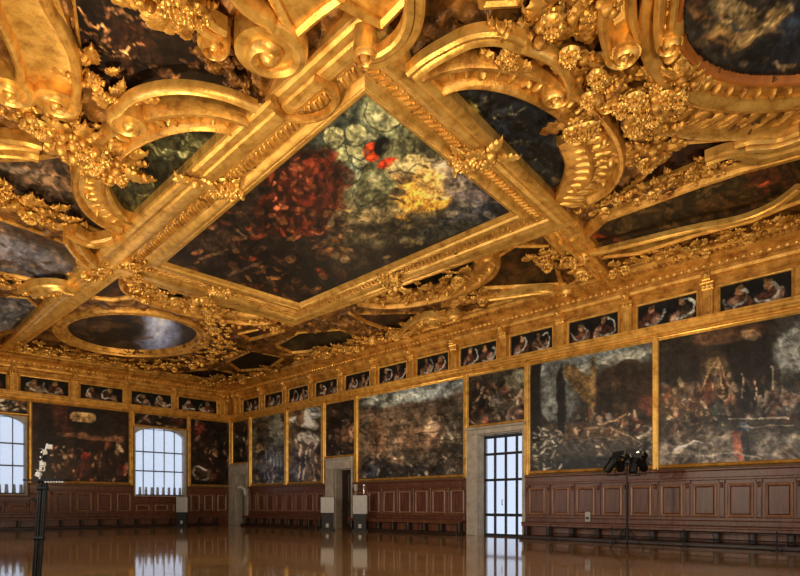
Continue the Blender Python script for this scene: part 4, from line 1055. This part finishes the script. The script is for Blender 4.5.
C('leaf_cluster', 'gilded carving above the end wall cornice left of the far oval', [(20,346),(50,350),(80,356),(110,362)], .6, 50, 50, 3, 23, 1.0)
C('leaf_cluster', 'gilded carving above the end wall cornice right below the far oval', [(130,364),(160,366),(200,362),(226,352)], .7, 60, 60, 3, 24, 1.0)
C('leaf_cluster', 'gilded carving tight in the far corner of the ceiling', [(180,388),(215,380),(250,378),(280,370)], .7, 50, 40, 2, 25, 1.1)
C('leaf_cluster', 'gilded leaf crest between umber panel and lower right beam', [(450,306),(470,298),(490,296)], .35, 26, 16, 1, 26, .8)

# ---- strapwork: carved ribbons traced in image pixels, projected onto the ceiling level
def strap(name, label, pts, w, volutes=(), h0=0.0, hi=.36, lo=.18, mat=None, taper=None, seams=0, cat='scrollwork', gad=False, rim=.13):
    path = cr(pxpoly(pts, ZC - h0 - .18), 10); N = len(path); c = path[N//2]
    t = thing(name, (c[0], c[1], ZC - .2 - h0), label, cat, 'strapwork scrolls on the ceiling')
    k = [1 + (taper - 1)*i/(N-1) for i in range(N)] if taper else None
    mb = MB(); sweep(mb, path, strap_prof(w, hi, lo, rim), scale=k, hscale=[1]*N if k else None, h0=h0); mb.build('ribbon', mat or GOLD_B, t, True, .6)
    if gad:
        g = MB()
        for (u, v), a in along(path, .36): bump(g, MC, u, v, a + PI/2, w*.3, .08, .16, lo*.8 + h0)
        g.build('gadroon', GOLD_B, t)
    if volutes:
        for end, off, side, r, vw in volutes:
            i, j = (0, 1) if end == 0 else (N-1, N-2)
            d = np.array(path[i]) - np.array(path[j]); d /= np.linalg.norm(d); n = np.array((-d[1], d[0]))
            p = np.array(path[i]) + n*off - d*.02
            vb = MB(); volute(vb, tuple(p), d, side, r, vw, hi + .06, 1.7, h0); vb.build('volute', GOLD_B, t)
    return t
strap('scroll_strap', 'wide smooth gilded strap with raised edges curling down at the top left corner', [(4,-60),(18,-20),(34,18),(47,56),(52,92)], 1.15, (), .06, .26, .18, GOLD_B, None)
strap('scroll_strap', 'plain gilded strap left of the grey painting under the fruit heap', [(-30,142),(0,143),(26,146),(40,150)], .8, (), .02)
strap('scroll_strap', 'broad plain gilded strap sweeping from fruit heap to the left beam', [(88,172),(96,194),(110,214),(134,234)], .9, (), .03, .30, .22)
strap('scroll_strap', 'gilded ribbon crossing over the top corner of the beams', [(368,62),(384,58),(404,42),(414,18),(414,-20)], .36, [(0,0,1,.22,.2)], .62, .24, .18)
strap('scroll_strap', 'curled gilded ribbon left of the volute at the top edge', [(190,2),(204,20),(222,32)], .4, [(1,0,1,.3,.24)], .15)
strap('scroll_strap', 'gilded bracket strap over the right strapwork arch', [(412,76),(426,64),(446,52),(472,40),(500,38),(522,46)], .34, (), .36, .26, .16)
strap('scroll_strap', 'striped wide gilded strap under the roses at right', [(586,136),(591,160),(584,184),(570,206)], 1.45, (), .04, .26, .18, GOLD, .8, gad=True)
strap('scroll_strap', 'gilded ribbon curling around the olive-brown painting end', [(590,256),(640,244),(690,232),(740,222),(775,208),(800,190)], .24, (), .28, .2, .12)
strap('scroll_strap', 'gilded curved rail above the olive-brown painting with bent knee', [(706,160),(734,152),(760,158),(800,148),(830,140)], .34, (), .2, .28, .2)
strap('scroll_strap', 'gilded straps at the stub above the right edge cornice', [(735,146),(750,142),(775,140),(800,132)], .5, (), .1)
strap('scroll_strap', 'gilded scroll band below the umber panel', [(478,298),(510,294),(540,290),(562,292)], .45, [(1,0,-1,.3,.22)], .1)
strap('scroll_strap', 'gilded scroll arching up beside the umber panel left edge', [(448,306),(462,290),(480,276),(488,262)], .7, (), .1, .3, .2, GOLD)
strap('scroll_strap', 'gilded scroll above the cornice with round shoulder', [(404,334),(416,322),(432,316),(450,318)], .55, [(1,0,-1,.4,.26)], .15)
strap('scroll_strap', 'gilded strap bending over the left beam from the leaf bar', [(70,230),(88,240),(104,240),(118,236)], .5, (), .35)
strap('scroll_strap', 'gilded strap ending low on the left beam below the leaf bar', [(72,240),(80,252),(92,264)], .55, (), .25)
strap('scroll_strap', 'flat gilded strap flowing onto the left beam from the carved bar', [(26,292),(44,286),(60,286),(76,290)], .7, (), .25)
strap('scroll_strap', 'slanting gilded plank beside the olive-brown painting corner', [(566,238),(580,250),(594,264),(604,276)], .55, (), .1)
def scroll(name, label, pts, ctr, w, h0, hi=.3, turns=1.7, wv=None, h1=None):
    """ribbon on edge that runs along pts and curls around ctr"""
    path = cr(pxpoly(pts, ZC - h0 - .2), 8); p = np.array(path[-1]); c = np.array(pxpoly([ctr], ZC - h0 - .2)[0])
    t = thing(name, (p[0], p[1], ZC - h0 - .1), label, 'scrollwork', 'curled ribbons on the ceiling')
    mb = MB(); sweep(mb, path, roll_prof(w, hi), h0=h0); mb.build('ribbon', GOLD_B, t)
    nr = (c - p); r0 = np.linalg.norm(nr); nr /= r0; hd = p - np.array(path[-3])
    d = np.array((nr[1], -nr[0])); side = 1
    if np.dot(d, hd) < 0: d = -d; side = -1
    vb = MB(); volute(vb, tuple(p), d, side, r0, wv or w, hi, turns, h0); vb.build('volute', GOLD_B, t)
scroll('scroll_ribbon', 'right raised edge of the top left strap, curling into a small volute', [(38,-40),(44,0),(60,30),(73,58),(77,84),(75,102)], (56,103), .2, .24, .3)
scroll('scroll_ribbon', 'left raised edge of the top left strap, curling at the far left', [(-12,-10),(0,22),(12,48),(20,72),(20,84)], (9,92), .2, .24, .3)
scroll('scroll_ribbon', 'big gilded volute beside the near end of the left beam', [(222,-24),(240,0),(256,14),(280,26),(276,24),(262,24)][:3] + [(268,20),(272,26)], (270,53), .30, .30, .34, 1.35, .34)
scroll('scroll_ribbon', 'gilded curl closing the right strapwork arch', [(520,48),(538,54),(556,64),(568,80),(570,94)], (556,97), .22, .32, .3)
scroll('scroll_ribbon', 'left curl of the gilded volute pair at upper right', [(606,-40),(604,0),(603,30),(608,54)], (624,55), .2, .28, .3)
scroll('scroll_ribbon', 'right curl of the gilded volute pair at upper right', [(661,-30),(660,0),(658,28),(659,42)], (670,44), .17, .28, .3)
scroll('scroll_ribbon', 'gilded curl at the left end of the strapwork arch beside the fruit heap', [(256,111),(226,99),(190,92),(160,93),(134,101),(117,116)], (128,127), .2, .38, .26, 1.2)
strap('scroll_strap', 'wide pierced gilded body between the two curls at upper right', [(618,-40),(618,0),(620,22),(626,40)], .62, (), .1)
strap('scroll_strap', 'gilded side of the pierced body beside the oval rim at upper right', [(668,-40),(668,0),(666,20),(664,34)], .36, (), .1)
# chevron panels at the top, on the beam corner
def chevron(name, label, pts, h0, w):
    path = pxpoly(pts, ZC - h0 - .1); c = np.array(path).mean(0)
    t = thing(name, (c[0], c[1], ZC - .3), label, 'panel')
    mb = MB(); mb.poly([MC(x, y, h0 + .08) for x, y in path]); sweep(mb, path, [(-.09,-.3),(-.09,.14),(0,.2),(.09,.14),(.12,.08),(.12,-.3)], MC, True, h0=h0); mb.build('raised_panel', GOLD_B, t, True, .5)
chevron('shield_panel', 'pointed gilded shield panel at the top edge left of the beam corner', [(262,-24),(293,36),(318,14),(340,-2),(336,-30)], .34, .1)
chevron('shield_panel', 'gilded slanted panel at the top edge above the beam corner', [(340,2),(381,24),(408,-4),(396,-30),(344,-30)], .30, .1)
# ================================================================== free-standing things
def lamp_stand(px, s, height, label, heads):
    r = (px - CX)/FPX; x, y = s*(1+r)/2, s*(1-r)/2
    t = thing('floodlight_stand', (x, y, 0), label, 'lamp')
    pl = MB(); pl.tube((x,y,.25), (x,y,height - .9), .045, .045); pl.tube((x,y,height - 1.0), (x,y,height - .15), .03, .03)
    pl.build('pole', BLACK, t)
    cl = MB(); cl.tube((x,y,height - 1.05), (x,y,height - .93), .065); cl.tube((x + .05,y,height - 1.0), (x + .13,y,height - 1.0), .02); cl.build('collar', BLACK, t)
    for k in range(3):
        a = 2*PI*k/3 + .4; lg = MB()
        lg.tube((x,y,.75), (x + .62*math.cos(a), y + .62*math.sin(a), .03), .02)
        lg.tube((x,y,.3), (x + .34*math.cos(a), y + .34*math.sin(a), .36), .014)
        lg.ball((x + .62*math.cos(a), y + .62*math.sin(a), .03), .035)
        lg.build('leg', BLACK, t)
    return t, x, y

# right-hand stand with four black heads
t, x, y = lamp_stand(627, 29.5, 3.12, 'black tripod stand with four floodlight heads before the balcony wall pictures', 4)
d = np.array((1, -1))/math.sqrt(2); f = np.array((1, 1))/math.sqrt(2)
cb = MB(); cb.tube((x - d[0]*.55, y - d[1]*.55, 2.95), (x + d[0]*.55, y + d[1]*.55, 2.95), .03); cb.build('crossbar', BLACK, t)
for k, o in enumerate((-.50, -.24, .26, .50)):
    hx, hy = x + d[0]*o, y + d[1]*o
    hb = MB()
    z = 2.98 + (.03 if k % 2 else 0)
    prof = [(.02,-.40),(.12,-.38),(.15,-.30),(.15,-.05),(.19,.06),(.19,.14),(.17,.14),(.13,.02),(.0,.0)]
    hb.lathe(prof, (hx, hy, z), 14)
    for aa in (0, PI/2, PI, 3*PI/2):     # barn doors
        ca, sa = math.cos(aa + .5), math.sin(aa + .5)
        a0 = (hx + .19*ca, hy + .19*sa); n0 = (-sa*.15, ca*.15)
        hb.grid([[(a0[0] - n0[0], a0[1] - n0[1], z + .13), (a0[0] + n0[0], a0[1] + n0[1], z + .13)], [(a0[0] - n0[0]*1.3 + ca*.07, a0[1] - n0[1]*1.3 + sa*.07, z + .27), (a0[0] + n0[0]*1.3 + ca*.07, a0[1] + n0[1]*1.3 + sa*.07, z + .27)]])
    RT = Matrix.Translation((hx,hy,z)) @ Matrix.Rotation((.62,-.35,.30,-.62)[k], 4, Vector((f[0], f[1], 0))) @ Matrix.Rotation((.2,.7,-.3,.5)[k], 4, Vector((d[0], d[1], 0))) @ Matrix.Translation((-hx,-hy,-z))
    def turn(m): m.v = [tuple(RT @ Vector(v)) for v in m.v]
    turn(hb); h = hb.build('lamp_head', BLACK, t)
    yk = MB(); yk.path_tube([(hx - d[0]*.17, hy - d[1]*.17, z - .1), (hx - d[0]*.18, hy - d[1]*.18, z - .45), (hx + d[0]*.18, hy + d[1]*.18, z - .45), (hx + d[0]*.17, hy + d[1]*.17, z - .1)], .022, 6); yk.build('yoke', BLACK, h)
    ln = MB(); ln.lathe([(.0,.03),(.12,.035),(.125,.02)], (hx, hy, z + .05), 14); turn(ln); ln.build('lens', CHROME, h)

# left-hand mast with bright reflector lamps
s = 15.2; r = (36 - CX)/FPX; x, y = s*(1+r)/2, s*(1-r)/2
t = thing('lamp_mast', (x, y, 0), 'black twin-tube mast with a tray and stacked white lamps, in front at left', 'lamp')
q = d*.045
lean = d*.13
top = 1.93
for sg in (-1, 1):
    mb = MB(); mb.tube((x + sg*q[0], y + sg*q[1], .05), (x + lean[0] + sg*q[0], y + lean[1] + sg*q[1], top), .038); mb.build('mast_tube', BLACK, t)
for zz in (.9, 1.80):
    mb = MB(); k = zz/top; cx_, cy_ = x + lean[0]*k, y + lean[1]*k
    mb.tube((cx_ - q[0]*1.9, cy_ - q[1]*1.9, zz), (cx_ + q[0]*1.9, cy_ + q[1]*1.9, zz), .05); mb.build('clamp', BLACK, t)
bs = MB(); bs.lathe([(0,.06),(.10,.06),(.30,.03),(.32,.0),(0,0)], (x, y, 0), 20); bs.build('base_plate', BLACK, t)
tx, ty = x + lean[0], y + lean[1]
tr = MB()
c4 = [(-.28,-.14),(.46,-.14),(.46,.14),(-.28,.14)]
lo = [(tx + d[0]*a + f[0]*b, ty + d[1]*a + f[1]*b, top) for a, b in c4]; hi = [(p[0], p[1], top + .035) for p in lo]
tr.poly(lo); tr.poly(hi); tr.grid([lo + lo[:1], hi + hi[:1]]); tr.build('tray', BLACK, t, False)
kn = MB()
for k in range(7): kn.ball((tx + d[0]*(.12 + .05*k) - f[0]*.13, ty + d[1]*(.12 + .05*k) - f[1]*.13, top - .02), .018)
kn.build('knob_row', ENAMEL, t)
hk = MB(); hk.path_tube([(x + lean[0]*.75, y + lean[1]*.75, 1.46), (x + lean[0]*.75 - d[0]*.10, y + lean[1]*.75 - d[1]*.10, 1.56), (x + lean[0]*.75 - d[0]*.17, y + lean[1]*.75 - d[1]*.17, 1.62), (x + lean[0]*.75 - d[0]*.22, y + lean[1]*.75 - d[1]*.22, 1.60)], .02); hk.build('cable_hook', BLACK, t)
rn = random.Random(3)
for k in range(6):
    o = -.04 + .03*k + rn.uniform(-.02,.02); z = top + .10 + .105*k
    hx, hy = tx + d[0]*o, ty + d[1]*o
    m2 = MB()     # small square floodlight: tapered body with a hood
    a, b_, c_ = rn.uniform(.03,.04), rn.uniform(.035,.06), rn.uniform(.025,.04)
    lo = [(-a,-a,0),(a,-a,0),(a,a,0),(-a,a,0)]; hi = [(-b_,-b_,.07),(b_,-b_,.07),(b_,b_,.07),(-b_,b_,.07)]; hd = [(-b_*.9,b_,.07),(b_*.9,b_,.07),(b_*.7,b_*1.2,.07 + c_*1.6),(-b_*.7,b_*1.2,.07 + c_*1.6)]
    m2.grid([lo + lo[:1], hi + hi[:1]]); m2.poly(lo); m2.poly(hi); m2.poly(hd)
    rot = Matrix.Rotation(rn.uniform(0, 6.28), 4, 'Z') @ Matrix.Rotation(rn.uniform(.9,1.7), 4, 'X')
    m2.v = [tuple(rot @ Vector(v) + Vector((hx, hy, z))) for v in m2.v]
    h = m2.build('square_lamp', ENAMEL if k != 3 else BLACK, t, False)
    bl = MB(); p = rot @ Vector((0,0,.075)) + Vector((hx,hy,z)); bl.ball(tuple(p), .03); bl.build('bulb', CHROME, h)
st = MB(); st.path_tube([(tx - d[0]*.07, ty - d[1]*.07, top), (tx - d[0]*.05, ty - d[1]*.05, top + .3), (tx + d[0]*.08, ty + d[1]*.08, top + .68)], .014); st.build('lamp_stem', ENAMEL, t)

# information panels on dark stands
def info_stand(px, s, w, z0, z1, label, extra=False):
    r = (px - CX)/FPX; x, y = s*(1+r)/2, s*(1-r)/2
    t = thing('information_stand', (x, y, 0), label, 'sign')
    def Q(a, b, z): return (x + d[0]*a + f[0]*b, y + d[1]*a + f[1]*b, z)
    def bx(mb, a0, a1, b0, b1, z0, z1):
        mb.mbox(lambda u, v, h: Q(u, h, v), a0, a1, z0, z1, b0, b1)
    p = MB(); bx(p, -w/2, w/2, -.03, .03, z0, z1); p.build('panel', WHITE, t, False)
    fr = MB(); sweep(fr, [(-w/2,z0),(w/2,z0),(w/2,z1),(-w/2,z1)], [(-.02,-.04),(-.02,.04),(.01,.04),(.01,-.04)], lambda u, v, h: Q(u, h, v), True); fr.build('panel_frame', BLACK, t, False)
    b = MB(); bx(b, -w*.42, w*.42, -.10, .10, .10, z0 - .02); b.build('cabinet', BLACK, t, False)
    bs = MB(); bx(bs, -w*.55, w*.55, -.22, .22, 0, .10); bs.build('foot', BLACK, t, False)
    sl = MB(); bx(sl, -w*.1, w*.1, -.115, -.10, .2, .42); sl.build('plug_plate', WHITE, t, False)
    if extra:
        for sg in (-1, 1):
            l = MB(); l.tube(Q(sg*w*.28, 0, z1), Q(sg*w*.28, 0, z1 + .25), .018); l.tube(Q(sg*w*.28, 0, z1 + .25), Q(sg*w*.30, -.03, z1 + .62), .10, .13, 10); l.build('spotlight', WHITE if sg < 0 else CHROME, t)
info_stand(360, 47.5, .82, 1.0, 2.05, 'white information panel topped by two small spotlights, right of the dark doorway', True)
info_stand(327.5, 49.0, .78, 1.05, 1.95, 'white information panel left of the dark doorway')
info_stand(182, 58.5, .80, 1.0, 2.05, 'white information panel under the right edge of the arched window')
# small pale thing in the corner doorway: a lamp on a short pole
r = (243 - CX)/FPX; s = 60.5; x, y = s*(1+r)/2, s*(1-r)/2
t = thing('corner_lamp', (x, y, 0), 'thin pole lamp with a bent white shade before the corner doorway', 'lamp')
mb = MB(); mb.tube((x,y,.04), (x,y,2.55), .03); mb.build('pole', BLACK, t)
mb = MB(); mb.lathe([(0,.05),(.2,.04),(.22,0),(0,0)], (x,y,0), 14); mb.build('foot', BLACK, t)
mb = MB(); mb.path_tube([(x - d[0]*.35, y - d[1]*.35, 2.75), (x - d[0]*.1, y - d[1]*.1, 2.82), (x + d[0]*.12, y + d[1]*.12, 2.62), (x + d[0]*.2, y + d[1]*.2, 2.2)], .15, 10); mb.build('lamp_shade', WHITE, t)
# small white box on the panelling
t = thing('wall_box', MR(WY(590), 1.0, .2), 'small white socket box on the walnut panelling left of the floodlight stand', 'box')
mb = MB(); mb.mbox(MR, WY(593), WY(588), .80, 1.22, .18, .28, .02); mb.build('casing', WHITE, t, False)
mb = MB(); mb.mbox(MR, WY(592), WY(589), .90, 1.0, .28, .29, .003); mb.build('socket', BLACK, t, False)
# rope barrier before the benches at right
posts = [(22.35, 13.3), (22.35, 10.6), (22.35, 7.9), (22.3, 5.0), (22.3, 2.2)]
t = thing('barrier', (22.35, 8, 0), 'low black barrier rail standing before the bench below the right-hand pictures', 'barrier')
for px_, py_ in posts:
    mb = MB(); mb.lathe([(0,.05),(.16,.04),(.17,0),(0,0)], (px_,py_,0), 14); mb.tube((px_,py_,.04), (px_,py_,.60), .022); mb.ball((px_,py_,.61), .035); mb.build('post', BLACK, t)
for zz in (.30, .56):
    mb = MB(); mb.path_tube([(a, b, zz) for a, b in posts], .022); mb.build('rail', BLACK, t)

# ================================================================== light, sky, camera
def area(name, loc, to, size, power, col, spread=180):
    l = bpy.data.lights.new(name, 'AREA'); l.shape = 'DISK'; l.size = size; l.energy = power*PW; l.color = col; l.spread = math.radians(spread)
    o = bpy.data.objects.new(name, l); COL.objects.link(o); o.location = loc
    o.rotation_euler = (Vector(to) - Vector(loc)).to_track_quat('-Z', 'Y').to_euler()
    return o
WARM = (1.0, .77, .45); PW = .335
for loc, to, p in (((20.8, 9.0, 3.35), (18.5, 11, 11), 650), ((3.2, 12.2, 2.9), (8, 15, 11), 2700), ((2.5, -2.0, 3.0), (8, 5, 11), 4300),
                   ((2.0, 24.0, 3.0), (6, 26, 11), 1900), ((12.0, 33.0, 3.0), (12.5, 34.5, 11), 900), ((20.8, 24.0, 3.2), (19.5, 24, 11), 700)):
    area('floodlight', loc, to, .35, p, WARM)
DAY = (.97, .96, .93)
def daylight(W, M, inward, p):  # area lights added outside the unseen windows to brighten the lower walls
    l = bpy.data.lights.new('window_daylight', 'AREA'); l.shape = 'RECTANGLE'; l.size = W[1] - W[0] - .3; l.size_y = W[3] - W[2] - .8; l.energy = p; l.color = DAY
    o = bpy.data.objects.new('window_daylight', l); COL.objects.link(o)
    c = Vector(M((W[0]+W[1])/2, (W[2]+W[3])/2 - .2, -.75)); o.location = c
    o.rotation_euler = Vector(inward).to_track_quat('-Z', 'Y').to_euler()
for W in WL: daylight(W, ML, (1, 0, -.12), 560)
for W in WK: daylight(W, MK, (0, 1, -.12), 560)
w = bpy.data.worlds.new('sky'); sc.world = w; w.use_nodes = True
bg = w.node_tree.nodes['Background']; bg.inputs[0].default_value = (.74,.82,.97,1); bg.inputs[1].default_value = 1.2

cam = bpy.data.cameras.new('camera'); co = bpy.data.objects.new('camera', cam); COL.objects.link(co)
co.location = (0, 0, EYE); co.rotation_euler = (PI/2, 0, -PI/4)
cam.sensor_width = 36; cam.lens = 36*FPX/800; cam.shift_y = (HY - 288)/800; cam.clip_end = 200; cam.clip_start = .05
sc.camera = co
sc.view_settings.view_transform = 'Standard'; sc.view_settings.look = 'None'; sc.view_settings.gamma = 1; sc.view_settings.use_curve_mapping = False
sc.view_settings.exposure = 0.0
sc.cycles.use_denoising = True
sc.cycles.max_bounces = 8; sc.cycles.diffuse_bounces = 4; sc.cycles.glossy_bounces = 4; sc.cycles.transparent_max_bounces = 8
sc.cycles.sample_clamp_indirect = 6
